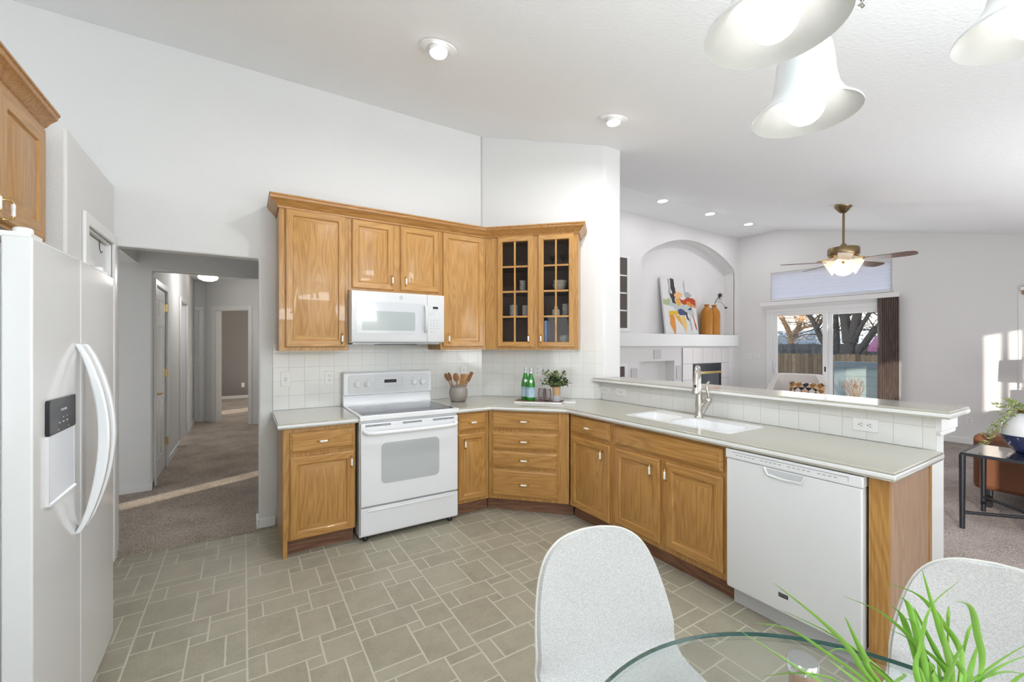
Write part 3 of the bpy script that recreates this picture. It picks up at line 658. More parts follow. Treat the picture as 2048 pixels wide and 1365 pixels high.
bm = NB(); tube(bm, [(0, -.015, .04), (.0, -.04, .09), (.0, -.058, .122)], [.022, .022, .025], 16); sphere(bm, (0, -.060, .128), .027)
O('valve', bm, nickel, f, smooth=50)
bm = NB(); tube(bm, bez([(0, -.064, .14), (0, -.060, .175), (0, -.050, .21), (0, -.052, .24), (0, -.068, .262)], 5), [.011]+[.008]*18+[.006, .006], 10); O('lever', bm, nickel, f, smooth=50)

# ------------------------------------------------------------------ range
R = T('kitchen_range', 'white freestanding electric range with black glass cooktop', 'stove', (.706, 3.205, 0))   # local x 0..762
RW = .770
bm = NB(); box(bm, 0, RW, 0, .60, .035, .895); O('body', bm, whitep, R, bevel=.003)
bm = NB(); box(bm, -.003, RW+.003, -.042, .62, .885, .922); O('cooktop_frame', bm, whitep, R, bevel=.006, seg=3)
bm = NB(); prism(bm, rrect(.022, RW-.022, .00, .507, .02), .918, .9245); ck = O('cooktop_glass', bm, mat('black_ceramic_glass', (.035, .04, .05), .06, coat=.5), R)
for x, y, r_ in ((.20, .14, .095), (.57, .14, .115), (.20, .375, .075), (.57, .375, .09)):
    bm = NB(); plate(bm, [(x+r_*math.cos(a*PI/16), y+r_*math.sin(a*PI/16)) for a in range(32)], [[(x+(r_-.003)*math.cos(a*PI/16), y+(r_-.003)*math.sin(a*PI/16)) for a in range(32)]], .9243, .9248); O('burner_ring', bm, lightgrey, ck)
bm = NB(); prism(bm, [(.535, .905), (.625, .905), (.640, 1.01), (.648, 1.01), (.648, 1.19), (.640, 1.203), (.575, 1.203), (.560, 1.19), (.562, 1.01), (.595, 1.002), (.575, .93)], 0, RW, axis='x')
bg_ = O('backguard', bm, whitep, R, bevel=.012, seg=3)
bm = NB(); plate(bm, rrect(.035, RW-.03, 1.022, 1.178, .02), [], .5555, .566, 'y'); pn = O('control_panel', bm, mat('range_panel_white', (.72, .735, .75), .2), bg_, bevel=.002)
bm = NB(); plate(bm, rrect(.250, .500, 1.045, 1.158, .012), [rrect(.2515, .4985, 1.0465, 1.1565, .0105)], .5545, .556, 'y')
for i, (x, z) in enumerate([(.27, 1.135), (.30, 1.14), (.265, 1.11), (.29, 1.11), (.275, 1.085)]+[(.345+.018*k, 1.083) for k in range(7)]+[(.345+.018*k, 1.068) for k in range(7)]+[(.462, 1.135), (.485, 1.135), (.462, 1.113), (.485, 1.113), (.475, 1.08)]): box(bm, x-.005, x+.005, .5545, .556, z-.0025, z+.0025)
for x in (.10, .187, .59, .67): box(bm, x-.008, x+.008, .5545, .556, 1.137, 1.142); box(bm, x-.03, x+.03, .5545, .556, 1.048, 1.0495)
k = O('printed_markings', bm, lightgrey, pn)
bm = NB(); box(bm, .335, .442, .5535, .557, 1.103, 1.131); O('clock_display', bm, dark, pn)
for x in (.108, .190, .604, .682):
    bm = NB(); M = Matrix.Translation((x, .556, 1.098)) @ Matrix.Rotation(PI/2, 4, 'X')
    lathe(bm, [(.027, 0), (.027, .004), (.0255, .006), (.023, .006), (.021, .018), (.019, .020), (0, .020)], 28, M=M); box(bm, x-.0045, x+.0045, .530, .545, 1.078, 1.118)
    kb_ = O('burner_knob', bm, whitem, pn, smooth=35)
    bm = NB(); plate(bm, [(x+.030*math.cos(a*PI/14), 1.098+.030*math.sin(a*PI/14)) for a in range(28)], [[(x+.0275*math.cos(a*PI/14), 1.098+.0275*math.sin(a*PI/14)) for a in range(28)]], .5543, .556, 'y'); lab(O('dial_ring', bm, lightgrey, kb_), 'thin grey dial ring')
bm = NB(); box(bm, .004, RW-.004, -.034, 0, .262, .866); dr = O('oven_door', bm, whitep, R, bevel=.007, seg=3)
bm = NB(); prism(bm, rrect(.150, .603, .413, .713, .035), -.036, -.033, 'y'); lab(O('oven_window', bm, ovenglass, dr), 'grey dotted oven window')
bm = NB(); tube(bm, [(.030, -.034, .815), (.030, -.060, .808), (.05, -.078, .800), (.12, -.084, .798), (.38, -.086, .797), (.65, -.084, .798), (.72, -.078, .800), (.74, -.060, .808), (.74, -.034, .815)], .0155, 10); O('oven_door_handle', bm, whitep, dr, smooth=60)
bm = NB()
for a, b in ((.035, .22), (.31, .46), (.55, .73)):
    for z in (.842, .850): box(bm, a, b, -.0350, -.033, z, z+.004)
O('vent_slots', bm, dark, dr)
bm = NB(); box(bm, .004, RW-.004, -.030, 0, .052, .250); box(bm, .05, RW-.05, -.036, -.028, .222, .232); O('storage_drawer', bm, whitep, R, bevel=.009, seg=3)
for x in (.05, RW-.05):
    for y in (.03, .55): bm = NB(); lathe(bm, [(.018, 0), (.02, .01), (.012, .02), (.012, .036)], 12, cx=x, cy=y); O('foot', bm, black, R, smooth=40)

# ------------------------------------------------------------------ microwave
whitemw = mat('microwave_enamel', (.70, .71, .72), .16, coat=.4)
Mw = T('microwave_oven', 'white over the range microwave under the short wall cabinet', 'microwave', (.703, 3.475, 0))
MWW = .766
bm = NB(); box(bm, 0, MWW, .02, .385, 1.450, 1.862); O('body', bm, whitem, Mw, bevel=.003)
bm = NB(); prism(bm, [(-.030, 1.475), (-.022, 1.458), (.02, 1.452), (.02, 1.860), (-.022, 1.860), (-.030, 1.852)], 0, .612, 'x'); d = O('door', bm, whitemw, Mw, bevel=.003)
bm = NB(); prism(bm, rrect(.035, .575, 1.528, 1.780, .006), -.0325, -.028, 'y'); i_ = O('door_panel', bm, mat('microwave_glass_white', (.62, .64, .67), .10, coat=.6), d)
bm = NB(); prism(bm, rrect(.078, .505, 1.550, 1.705, .012), -.0335, -.030, 'y'); lab(O('door_window', bm, mwglass, i_), 'grey see-through microwave window')
bm = NB(); tube(bm, [(.594, -.030, 1.545), (.594, -.056, 1.56), (.594, -.062, 1.655), (.594, -.056, 1.75), (.594, -.030, 1.765)], .0125, 10); O('door_handle', bm, whitemw, d, smooth=60)
bm = NB(); M = Matrix.Translation((.388, -.031, 1.820)) @ Matrix.Rotation(PI/2, 4, 'X'); lathe(bm, [(.0155, 0), (.0155, .002), (0, .002)], 28, M=M); lg = lab(O('emblem', bm, lightgrey, d), 'round grey maker emblem')
bm = NB(); addmesh(bm, text_mesh('GE', .017), Matrix.Translation((.388, -.0338, 1.820)) @ FRONT); O('emblem_letters', bm, silver, lg) if False else bm.free()
bm = NB(); addmesh(bm, text_mesh('GE', .016), Matrix.Translation((.388, -.0336, 1.820)) @ FRONT, 0); bm.to_mesh(lg.data) if False else None
bm2 = NB(); bm2.from_mesh(lg.data); addmesh(bm2, text_mesh('GE', .016), Matrix.Translation((.388, -.0336, 1.820)) @ FRONT, 1); bm2.to_mesh(lg.data); bm2.free(); lg.data.materials.append(silver); bm.free()
bm = NB(); prism(bm, [(-.030, 1.475), (-.022, 1.458), (.02, 1.452), (.02, 1.860), (-.022, 1.860), (-.030, 1.852)], .614, MWW, 'x'); p_ = O('control_panel', bm, whitemw, Mw, bevel=.003)
bm = NB(); box(bm, .662, .708, -.0320, -.028, 1.741, 1.760); O('clock_display', bm, dark, p_)
bm = NB()
for i in range(3):
    for j in range(4): x, z = .645+i*.026, 1.645-j*.024; box(bm, x-.006, x+.006, -.0312, -.0295, z-.0045, z+.0045)
for x, z in ((.64, 1.71), (.668, 1.712), (.64, 1.69), (.668, 1.692), (.645, 1.545), (.672, 1.545)): box(bm, x-.009, x+.009, -.0312, -.0295, z-.003, z+.003)
for k_ in range(7): box(bm, .712, .722, -.0312, -.0295, 1.705-k_*.022, 1.708-k_*.022)
box(bm, .66, .705, -.0312, -.0295, 1.725, 1.728); O('keypad', bm, lightgrey, p_)
bm = NB(); box(bm, .02, MWW-.02, .03, .36, 1.440, 1.4505); u_ = O('underside_grille', bm, mat('grey_filter', (.35, .36, .37), .4, metal=.5), Mw)
bm = NB(); box(bm, .22, .54, .02, .16, 1.434, 1.4405); O('cooktop_light_cover', bm, dark, u_)

# ------------------------------------------------------------------ dishwasher (face plane x = 2.26)
D = T('dishwasher', 'white built in dishwasher at the end of the peninsula', 'dishwasher', (2.285, 1.373, 0), -PI/2)
DW = .622
bm = NB(); box(bm, .01, DW-.01, .03, .55, .104, .862); O('tub', bm, black, D)
bm = NB(); prism(bm, [(-.030, .125), (-.024, .108), (.03, .104), (.03, .815), (-.030, .815)], .004, DW-.006, 'x'); d = O('door', bm, whitep, D, bevel=.006, seg=3)
bm = NB(); box(bm, .0, DW-.002, -.034, .03, .817, .868); cp = O('control_strip', bm, whitep, D, bevel=.006, seg=3)
bm = NB(); box(bm, .04, DW-.055, -.0352, -.0335, .8535, .8555); box(bm, DW-.056, DW-.055, -.0352, -.0335, .835, .8555); 
for k_ in range(22):
    if k_ % 6 != 5: x = .06+k_*.0215; box(bm, x, x+.012, -.0350, -.0338, .8400, .8425)
O('control_markings', bm, greyp, cp)
bm = NB(); prism(bm, [(.215, .808), (.385, .808), (.372, .778), (.228, .778)], -.0315, -.028, 'y'); hp = lab(O('handle_pocket', bm, mat('pocket_shade', (.60, .61, .63), .3), d), 'shallow finger pocket, its shade painted grey')  # shade of the recess given as a grey plate
bm = NB(); tube(bm, [(.205, -.031, .812), (.222, -.032, .776), (.30, -.034, .770), (.378, -.032, .776), (.395, -.031, .812)], .006, 8); O('pocket_lip', bm, whitep, hp, smooth=60)
bm = NB(); box(bm, .276, .319, -.0318, -.029, .187, .207, 0); addmesh(bm, text_mesh('MAYTAG', .0088, spacing=1.02), Matrix.Translation((.2975, -.0323, .197)) @ FRONT, 1); box(bm, .2775, .3175, -.0322, -.0318, .1885, .1892, 1); box(bm, .2775, .3175, -.0322, -.0318, .2045, .2052, 1)
lab(O('badge', bm, [black, silver], d), 'small black badge with silver lettering')
bm = NB(); box(bm, .004, DW-.006, .045, .06, .0, .100); O('kick_plate', bm, mat('grey_white_kick_plate', (.62, .62, .64), .35), D)

# ------------------------------------------------------------------ refrigerator, front plane x = -.52
F = T('refrigerator', 'white side by side refrigerator with ice and water dispenser', 'refrigerator', (-.52, 1.82, 0), PI/2)
bm = NB(); box(bm, .001, .921, .0735, .735, .02, 1.735); O('cabinet', bm, whitef, F, bevel=.006, seg=3)
def fdoor(x0, x1, name):
    bm = NB(); n = 10; p = []
    for i in range(n+1):
        t_ = i/n; p.append((x0+(x1-x0)*t_, .008*(2*abs((x0+(x1-x0)*t_)-.46)/.92)**2.5))
    pts = p+[(x1, .072), (x0, .072)]; prism(bm, pts, .065, 1.757); return O(name, bm, whitef, F, bevel=.005, seg=3)
d1 = fdoor(.0, .404, 'freezer_door'); d2 = fdoor(.408, .922, 'refrigerator_door')
bm = NB(); prism(bm, rrect(.080, .325, 1.150, 1.262, .010), -.006, .01, 'y', 0); dp = O('dispenser_display', bm, [black, lightgrey], d1, bevel=.001)
bm = NB(); addmesh(bm, text_mesh('FRIGIDAIRE', .011), Matrix.Translation((.2025, -.0067, 1.222)) @ FRONT)
for x in (.165, .20, .235): box(bm, x-.008, x+.008, -.0066, -.006, 1.180, 1.183); 
for x in (.2, .235): box(bm, x-.003, x+.003, -.0066, -.006, 1.195, 1.198)
for x in (.155, .25): box(bm, x-.006, x+.006, -.0066, -.006, 1.159, 1.161)
O('display_print', bm, lightgrey, dp)
# dispenser alcove: a shallow open niche standing in the door face
bm = NB(); plate(bm, rect(.080, .325, .932, 1.150), [rect(.086, .319, .940, 1.150-.002)], -.004, .01, 'y'); al = O('dispenser_surround', bm, whitef, d1)
bm = NB(); prism(bm, [(.086, .940), (.319, .940), (.319, 1.148), (.086, 1.148)], -.003, .006, 'y'); lab(O('dispenser_alcove', bm, recess, al), 'pale glossy dispenser alcove')
bm = NB(); prism(bm, [(-.009, .930), (.004, .930), (.004, .944), (-.009, .936)], .082, .323, 'x'); O('drip_tray', bm, recess, al)
for x, par, s_ in ((.362, d1, 1), (.447, d2, 1)):
    bm = NB(); pts = []
    for i in range(17):
        t_ = i/16; z = .745+(1.442-.745)*t_; pts.append((x, .0-.068*math.sin(PI*t_)**.75, z))
    # strap handle: rectangular section
    prev = None; w2, th = .017, .020
    for i, p in enumerate(pts):
        th_ = .012+.012*math.sin(PI*i/16)
        ring = [bm.verts.new((p[0]-w2, p[1]-th_, p[2])), bm.verts.new((p[0]+w2, p[1]-th_, p[2])), bm.verts.new((p[0]+w2, p[1]+th_*.4, p[2])), bm.verts.new((p[0]-w2, p[1]+th_*.4, p[2]))]
        if prev:
            for k_ in range(4): bm.faces.new((prev[k_], prev[(k_+1) % 4], ring[(k_+1) % 4], ring[k_]))
        else: bm.faces.new(ring)
        prev = ring
    bm.faces.new(prev); O('door_handle', bm, whitep, par, bevel=.006, seg=3)
bm = NB(); prism(bm, [(.05, 1.40), (.36, 1.44), (.36, 1.442), (.36, .75), (.3, .80)], 0, 0, 'y') if False else None; bm.free()
for x in (.03, .80): bm = NB(); box(bm, x, x+.09, .02, .16, 1.757, 1.775); lathe(bm, [(.022, 1.757), (.022, 1.788), (.018, 1.792), (0, 1.792)], 16, cx=x+.03, cy=.045); O('hinge_cover', bm, whitem, F, bevel=.004)
bm = NB(); box(bm, .01, .91, .05, .09, .012, .062); O('toe_grille', bm, whitem, F, bevel=.003)
for x in (.04, .88): bm = NB(); lathe(bm, [(.02, 0), (.02, .02)], 12, cx=x, cy=.10); O('foot', bm, black, F); bm = NB(); lathe(bm, [(.02, 0), (.02, .02)], 12, cx=x, cy=.68); O('foot', bm, black, F)

# ------------------------------------------------------------------ outlets and switches
def plate_thing(kind, loc, rz, label, horizontal=False, name=None, group=None, w_=.070, h_=.115):
    r = T(name or ('light_switch' if kind == 'switch' else 'power_outlet'), label, 'switch' if kind == 'switch' else 'outlet', loc, rz, group)
    def Q(bm):
        if horizontal: bmesh.ops.rotate(bm, verts=bm.verts, cent=(0, 0, 0), matrix=Matrix.Rotation(PI/2, 3, 'Y'))
    bm = NB(); box(bm, -w_/2, w_/2, -.006, 0, -h_/2, h_/2); Q(bm); pl = O('cover_plate', bm, outletm, r, bevel=.002)
    if kind == 'switch':
        bm = NB(); box(bm, -.006, .006, -.009, -.004, -.013, .013); box(bm, -.0045, .0045, -.016, -.006, 0, .010); Q(bm); O('toggle', bm, whitem, r, bevel=.001)
        bm = NB(); plate(bm, rect(-.0075, .0075, -.0145, .0145), [rect(-.006, .006, -.013, .013)], -.0065, -.0055, 'y')
        for z in (-.03, .03): box(bm, -.002, .002, -.0068, -.005, z-.002, z+.002)
        Q(bm); O('screws', bm, greyp, r)
    else:
        for z in (.0195, -.0195):
            bm = NB(); prism(bm, rrect(-.0165, .0165, z-.014, z+.014, .008), -.0075, -.005, 'y'); Q(bm); k_ = O('receptacle', bm, whitem, r)
            bm = NB(); box(bm, -.0075, -.0050, -.0080, -.0073, z-.001, z+.007); box(bm, .0050, .0075, -.0080, -.0073, z-.001, z+.007); box(bm, -.0025, .0025, -.0080, -.0073, z-.010, z-.005); Q(bm); O('slots', bm, dark, k_)
    return r
plate_thing('switch', (.284, 3.861, 1.160), 0, 'white light switch on the tile left of the range')
plate_thing('outlet', (.609, 3.861, 1.158), 0, 'white power outlet on the tile just left of the range')
plate_thing('outlet', (1.853, 3.861, 1.166), 0, 'white power outlet on the tile behind the utensil crock')
dv = Vector((2.062, 3.868)); 
plate_thing('outlet', (2.466, 3.452, 1.177), -PI/4, 'white power outlet on the angled tile behind the green bottles')
plate_thing('outlet', (2.892, 2.948, 1.008), -PI/2, 'sideways power outlet at the far left end of the peninsula tile', True)
plate_thing('switch', (2.892, 2.755, 1.008), -PI/2, 'sideways light switch right of the far outlet on the peninsula tile', True)
plate_thing('outlet', (2.892, .957, .997), -PI/2, 'sideways power outlet on the peninsula tile above the dishwasher', True)
plate_thing('outlet', (8.78, 1.70, .345), -PI/2, 'power outlet low on the far living room wall')
plate_thing('switch', (8.78, 4.84, 1.20), -PI/2, 'left of the two white switches beside the sliding door')
plate_thing('switch', (8.78, 4.68, 1.20), -PI/2, 'right of the two white switches beside the sliding door', w_=.115)
plate_thing('switch', (-.72, 9.75, 1.19), 0, 'light switch beside the doorway at the end of the hall')
plate_thing('outlet', (-.02, 13.398, .36), 0, 'power outlet on the dark bedroom wall beyond the hall')
for nm, x0, x1, z0, z1, lb in (('speaker_plate', 6.12, 6.31, 1.18, 1.34, 'grey blank plate above the media niche'), ('speaker_plate', 5.55, 5.70, .80, 1.03, 'grey blank plate left of the media niche'), ('speaker_plate', 6.74, 6.87, .80, 1.05, 'pale blank plate between the media niche and fireplace tile')):
    bm = NB(); box(bm, x0, x1, 5.045, 5.0595, z0, z1); tag(O(nm, bm, mat('grey_plate', (.60, .58, .58), .5), bevel=.003), lb, 'wall plate')

# ------------------------------------------------------------------ countertop things
CT = .9145
r_ = T('utensil_crock', 'rough grey brown stoneware crock holding wooden utensils', 'crock', (1.675, 3.60, CT)); r_.scale = (1.17, 1.17, 1.10)
bm = NB(); lathe(bm, [(0, 0), (.050, 0), (.058, .006), (.070, .045), (.073, .075), (.068, .105), (.060, .120), (.066, .128), (.067, .134), (.061, .134), (.055, .122), (.062, .10), (.066, .07), (.05, .012), (0, .010)], 32); O('pot', bm, crockm, r_, smooth=60)
def utensil(name, label, x, y, dx, dy, h, kind, m):
    """leans out of the crock"""
    t_ = T(name, label, 'utensil', (1.675+x, 3.60+y, CT+.014)); t_.scale = (1.15, 1.15, 1.10); p0 = Vector((0, 0, 0)); p1 = Vector((dx, dy, h))
    bm = NB(); tube(bm, [p0, p0.lerp(p1, .72)], [.0045, .005], 8); O('handle', bm, m, t_, smooth=50)
    d_ = (p1-p0).normalized(); M = Matrix.Translation(p0.lerp(p1, .85)) @ d_.to_track_quat('Z', 'Y').to_matrix().to_4x4() @ Matrix.Rotation(math.radians(32), 4, 'Z')
    bm = NB()
    if kind == 'spoon': sphere(bm, (0, 0, 0), .03, .85, .22, 1.25)
    elif kind == 'turner': box(bm, -.026, .026, -.003, .003, -.05, .045)
    else:
        box(bm, -.018, .018, -.003, .003, -.04, 0)
        for k_ in range(3): box(bm, -.018+.014*k_, -.010+.014*k_, -.003, .003, 0, .045)
    for v in bm.verts: v.co = M @ v.co
    O({'spoon': 'bowl', 'turner': 'blade', 'fork': 'tines'}[kind], bm, m, t_, bevel=0 if kind == 'spoon' else .001, smooth=60)
utensil('wooden_spoon', 'dark wooden spoon leaning furthest left in the crock', -.01, -.01, -.10, .02, .225, 'spoon', utw)
utensil('wooden_spoon', 'dark wooden spoon standing behind the others in the crock', -.005, .02, -.060, .03, .228, 'spoon', utw)
utensil('wooden_spoon', 'upright wooden spoon left of the pale turner in the crock', -.005, -.025, -.035, -.01, .225, 'spoon', utw)
utensil('wooden_turner', 'pale wooden turner in the middle of the crock', .006, -.015, .028, -.005, .20, 'turner', utw2)
utensil('wooden_fork', 'wooden slotted fork leaning right in the crock', .01, .0, .095, -.03, .222, 'fork', utw)
utensil('wooden_fork', 'wooden fork behind the pale turner in the crock', .01, .02, .072, .0, .20, 'fork', utw2)
# boards: white marble slabs with dark top under the bottles
def diagM(x, y): return Matrix.Translation((x, y, 0)) @ Matrix.Rotation(-PI/4, 4, 'Z')
b_ = T('serving_board', 'thin white serving board with brown top holding bottles and glasses', 'board', (2.255, 3.13, CT), math.radians(-45))
bm = NB(); box(bm, -.215, .215, -.085, .085, 0, .016); O('slab', bm, porcelain, b_, bevel=.002)
bm = NB(); box(bm, -.213, .213, -.083, .083, .016, .0195); lab(O('wood_inlay', bm, mat('brown_board_top', (.17, .10, .07), .5), b_), 'dark brown wooden top')
b_ = tag(O('marble_board', (lambda b: (box(b, -.06, .06, -.05, .05, 0, .014), b)[1])(NB()), porcelain, loc=(2.472, 2.975, CT), rot=(0, 0, -PI/4), bevel=.002), 'small white marble board at the right end of the serving board', 'board')
BZ = CT+.0198
def ptdiag(a, b): 
    v = Matrix.Rotation(-PI/4, 2) @ Vector((a, b)); return (2.255+v.x, 3.13+v.y, BZ)
def bottle(a, b, rz, label):
    r = T('water_bottle', label, 'bottle', ptdiag(a, b), rz, 'green water bottles on the serving board')
    bm = NB(); lathe(bm, [(0, 0), (.033, 0), (.037, .006), (.037, .125), (.034, .155), (.020, .205), (.0135, .228), (.0135, .262), (0, .262)], 28); g_ = O('glass_body', bm, gbottle, r, smooth=50)
    bm = NB(); lathe(bm, [(.0375, .030), (.0378, .030), (.0378, .112), (.0375, .112)], 28, caps=False)
    r.scale = (1.06, 1.06, 1.08); L_ = O('label', bm, blabel, r, smooth=50); lab(L_, 'pale blue paper label')
    bm = NB(); me = text_mesh('S.PELLEGRINO', .0115, .0001); addmesh(bm, me, Matrix.Identity(4))
    for v in bm.verts: a_ = v.co.x/.038; z = v.co.y+.101; v.co = (.0382*math.sin(a_), -.0382*math.cos(a_), z)
    for i in range(6): pass
    bmesh.ops.create_circle(bm, cap_ends=True, radius=.004, segments=6, matrix=Matrix.Translation((.008, -.0378, .075)) @ Matrix.Rotation(PI/2, 4, 'X')); O('label_print', bm, navy, L_)
    bm = NB(); bmesh.ops.create_circle(bm, cap_ends=True, radius=.013, segments=20, matrix=Matrix.Translation((0, -.0345, .163)) @ Matrix.Rotation(math.radians(72), 4, 'X')); O('neck_label', bm, whitem, r)
    bm = NB(); lathe(bm, [(.0138, .218), (.0142, .218), (.0142, .246), (.0138, .246)], 20, caps=False); lathe(bm, [(.0155, .247), (.016, .249), (.016, .270), (.013, .273), (0, .273)], 20); O('foil_cap', bm, silver, r, smooth=40)
bottle(-.135, .032, -.5, 'green glass sparkling water bottle, left one at the back of the board')
bottle(-.073, -.030, -.55, 'green glass sparkling water bottle, right one nearer the counter edge')
def stemless(a, b, label):
    r = T('stemless_wine_glass', label, 'glass', ptdiag(a, b), 0, 'smoky stemless wine glasses on the serving board')
    bm = NB(); lathe(bm, [(0, .001), (.024, .001), (.036, .02), (.041, .045), (.038, .08), (.032, .108)], 32, caps=False); O('bowl', bm, wineglass, r, smooth=60)
stemless(.020, .028, 'smoky stemless wine glass, left one beside the green bottles')
stemless(.074, -.026, 'smoky stemless wine glass, right one beside the plant')
r_ = T('potted_plant', 'leafy dark green plant in a two tone tan and grey vase', 'plant', ptdiag(.155, -.015), 0)
bm = NB(); lathe(bm, [(0, 0), (.033, 0), (.034, .004), (.034, .052), (.034, .052)], 28, 1, caps=False); lathe(bm, [(.034, .052), (.0345, .12), (.0345, .128), (.030, .128), (.030, .10), (0, .10)], 28, 0, caps=False); O('vase', bm, [tan, greyc], r_, smooth=40)
def leafy(bm, base, tips, ln, wd, nl, mi=(0, 1), rng=random.Random(5), stem=2):
    for tp in tips:
        tp = Vector(tp); base = Vector(base); mid = base.lerp(tp, .5)+Vector((0, 0, (tp-base).length*.12)); cv = bez([base, mid, tp], 5)
        tube(bm, cv, .0013, 4, stem)
        for k_ in range(nl):
            p = cv[min(len(cv)-1, int(3+k_*(len(cv)-3)/nl))]; d_ = Vector((rng.uniform(-1, 1), rng.uniform(-1, 1), rng.uniform(-.3, 1.1))).normalized()
            s_ = d_.cross(Vector((rng.uniform(-1, 1), rng.uniform(-1, 1), 1))).normalized(); l_ = ln*rng.uniform(.7, 1.2); m_ = rng.choice(mi); up_ = d_.cross(s_)*.15*l_
            a, b, c_, e_ = p, p+d_*l_*.5+s_*wd+up_, p+d_*l_, p+d_*l_*.5-s_*wd+up_
            f1 = bm.faces.new([bm.verts.new(q) for q in (a, b, p+d_*l_*.5)]); f2 = bm.faces.new([bm.verts.new(q) for q in (p+d_*l_*.5, b, c_)])
            f3 = bm.faces.new([bm.verts.new(q) for q in (a, p+d_*l_*.5, e_)]); f4 = bm.faces.new([bm.verts.new(q) for q in (e_, p+d_*l_*.5, c_)])
            for f_ in (f1, f2, f3, f4): f_.material_index = m_
rg = random.Random(11); bm = NB()
tips = [(rg.uniform(-.10, .10), rg.uniform(-.10, .10), rg.uniform(.15, .265)) for _ in range(46)]
tips += [(.12*math.cos(a), .12*math.sin(a), rg.uniform(.14, .19)) for a in [i*.7 for i in range(9)]]
leafy(bm, (0, 0, .11), tips, .030, .0095, 11, rng=rg); O('foliage', bm, [leafd, leafl, stemm], r_)

# things in the glass cabinet (local frame of the cabinet)
def gpos(x, y, z): v = Matrix.Rotation(-PI/4, 2) @ Vector((x, y)); return (GX+v.x, GY+v.y, z+.0005)
pat = mat('patterned_ceramic', (.45, .44, .42), .5); vv = N(pat, 'ShaderNodeTexChecker'); tcn = N(pat, 'ShaderNodeTexCoord')
mp_ = N(pat, 'ShaderNodeMapping'); mp_.inputs['Rotation'].default_value = (.0, .78, .78); L(pat, tcn.outputs['Object'], mp_.inputs[0]); L(pat, mp_.outputs[0], vv.inputs[0]); vv.inputs['Scale'].default_value = 130
vv.inputs['Color1'].default_value = (.60, .58, .55, 1); vv.inputs['Color2'].default_value = (.10, .09, .08, 1); L(pat, vv.outputs[0], bsdf(pat).inputs['Base Color'])
strp = mat('banded_ceramic', (.40, .39, .36), .5); cream = mat('cream_ceramic', (.52, .48, .40), .4)
def cup(x, z, r0, h, m, label, nm='cup', cat='cup', y=.12, grp='patterned cups in the glass cabinet'):
    bm = NB(); lathe(bm, [(0, 0), (r0*.9, 0), (r0, .006), (r0, h), (r0-.003, h), (r0-.004, .008), (0, .008)], 20); o = O(nm, bm, m, smooth=40, loc=gpos(x, y, z)); tag(o, label, cat, grp); return o
cup(.335, SH[2], .030, .115, pat, 'patterned cup alone on the third shelf behind the left glass door')
cup(.245, SH[1], .037, .115, pat, 'dark checked cup on the second shelf behind the left glass door')
cup(.365, SH[1], .033, .11, strp, 'banded cup beside the checked cup behind the left glass door', grp='cups')
cup(.745, SH[1], .033, .115, pat, 'checked cup right of the small cream jar behind the right glass door')
cup(.735, SH[0], .045, .115, pat, 'wide patterned canister on the bottom shelf behind the right glass door', 'canister', 'canister')
bm = NB(); lathe(bm, [(0, 0), (.035, 0), (.036, .004), (.036, .058), (.030, .066), (.017, .070), (.017, .095), (.013, .095), (.013, .07), (0, .06)], 20); tag(O('ceramic_jar', bm, cream, smooth=40, loc=gpos(.655, .12, SH[1])), 'small cream jar with a narrow neck behind the right glass door', 'jar')
for k_, (x, z) in enumerate(((.685, 0), (.693, .032))):
    bm = NB(); lathe(bm, [(0, 0), (.030, 0), (.05, .025), (.066, .07), (.063, .072), (.046, .03), (0, .010)], 24); tag(O('ceramic_bowl', bm, cream, smooth=60, loc=gpos(x, .13, SH[2]+z)), ('lower cream bowl of the nested pair behind the right glass door', 'upper cream bowl of the nested pair behind the right glass door')[k_], 'bowl', 'nested cream bowls')
bm = NB(); box(bm, -.013, .013, -.08, .08, 0, .25); tag(O('patterned_book', bm, mat('blue_white_cover', (.35, .42, .62), .5, bump=(60, .4)), loc=gpos(.566, .13, SH[0]), rot=(0, 0, -PI/4), bevel=.001), 'thin blue and white patterned book standing behind the right glass door', 'book')
for k_, x in enumerate((.62, .72)):
    bm = NB(); lathe(bm, [(0, 0), (.03, 0), (.004, .006), (.004, .05), (.025, .075), (.032, .11), (.031, .11), (.024, .076), (0, .055)], 20); tag(O('clear_goblet', bm, wineglass, smooth=60, loc=gpos(x, .14, SH[3])), ('left clear goblet on the top shelf behind the right glass door', 'right clear goblet on the top shelf behind the right glass door')[k_], 'glass', 'clear goblets')

# ------------------------------------------------------------------ ceiling fixtures
def spot(x, y, label, aim):
    z = ceil_z(y)-.001; r = T('recessed_spotlight', label, 'ceiling light', (x, y, z)); r.rotation_euler = (math.atan(.25), 0, 0)
    bm = NB(); lathe(bm, [(.052, .0), (.052, -.006), (.075, -.010), (.105, -.006), (.108, 0)], 40, caps=False); O('trim_ring', bm, trimw, r, smooth=40)
    bm = NB(); M = Matrix.Rotation(-.25, 4, 'X'); lathe(bm, [(.058, .01), (.058, -.018), (.053, -.030), (.050, -.034)], 32, M=M, caps=False); e_ = O('eyeball', bm, whitem, r, smooth=40)
    bm = NB(); lathe(bm, [(.050, -.030), (.046, -.040), (.030, -.047), (0, -.049)], 32, M=M, caps=False); O('lamp', bm, canlamp, e_, smooth=60)
def downlight(x, y, z, power, tilt=(0, 0, -1)):
    o = area('downlight', (x, y, z), tilt, .12, .12, power, (.97, .98, 1.0)); o.data.shape = 'DISK'
downlight(.967, 2.34, ceil_z(2.353)-.075, 12, (0, .12, -1)); downlight(2.426, 2.375, ceil_z(2.387)-.075, 10, (0, .12, -1))
for _x in (5.506, 6.733, 7.919): downlight(_x, 4.38, 3.65, 3.5)
spot(.967, 2.353, 'recessed eyeball ceiling light above the range side of the kitchen', 0)
spot(2.426, 2.387, 'recessed eyeball ceiling light above the corner of the peninsula', 0)
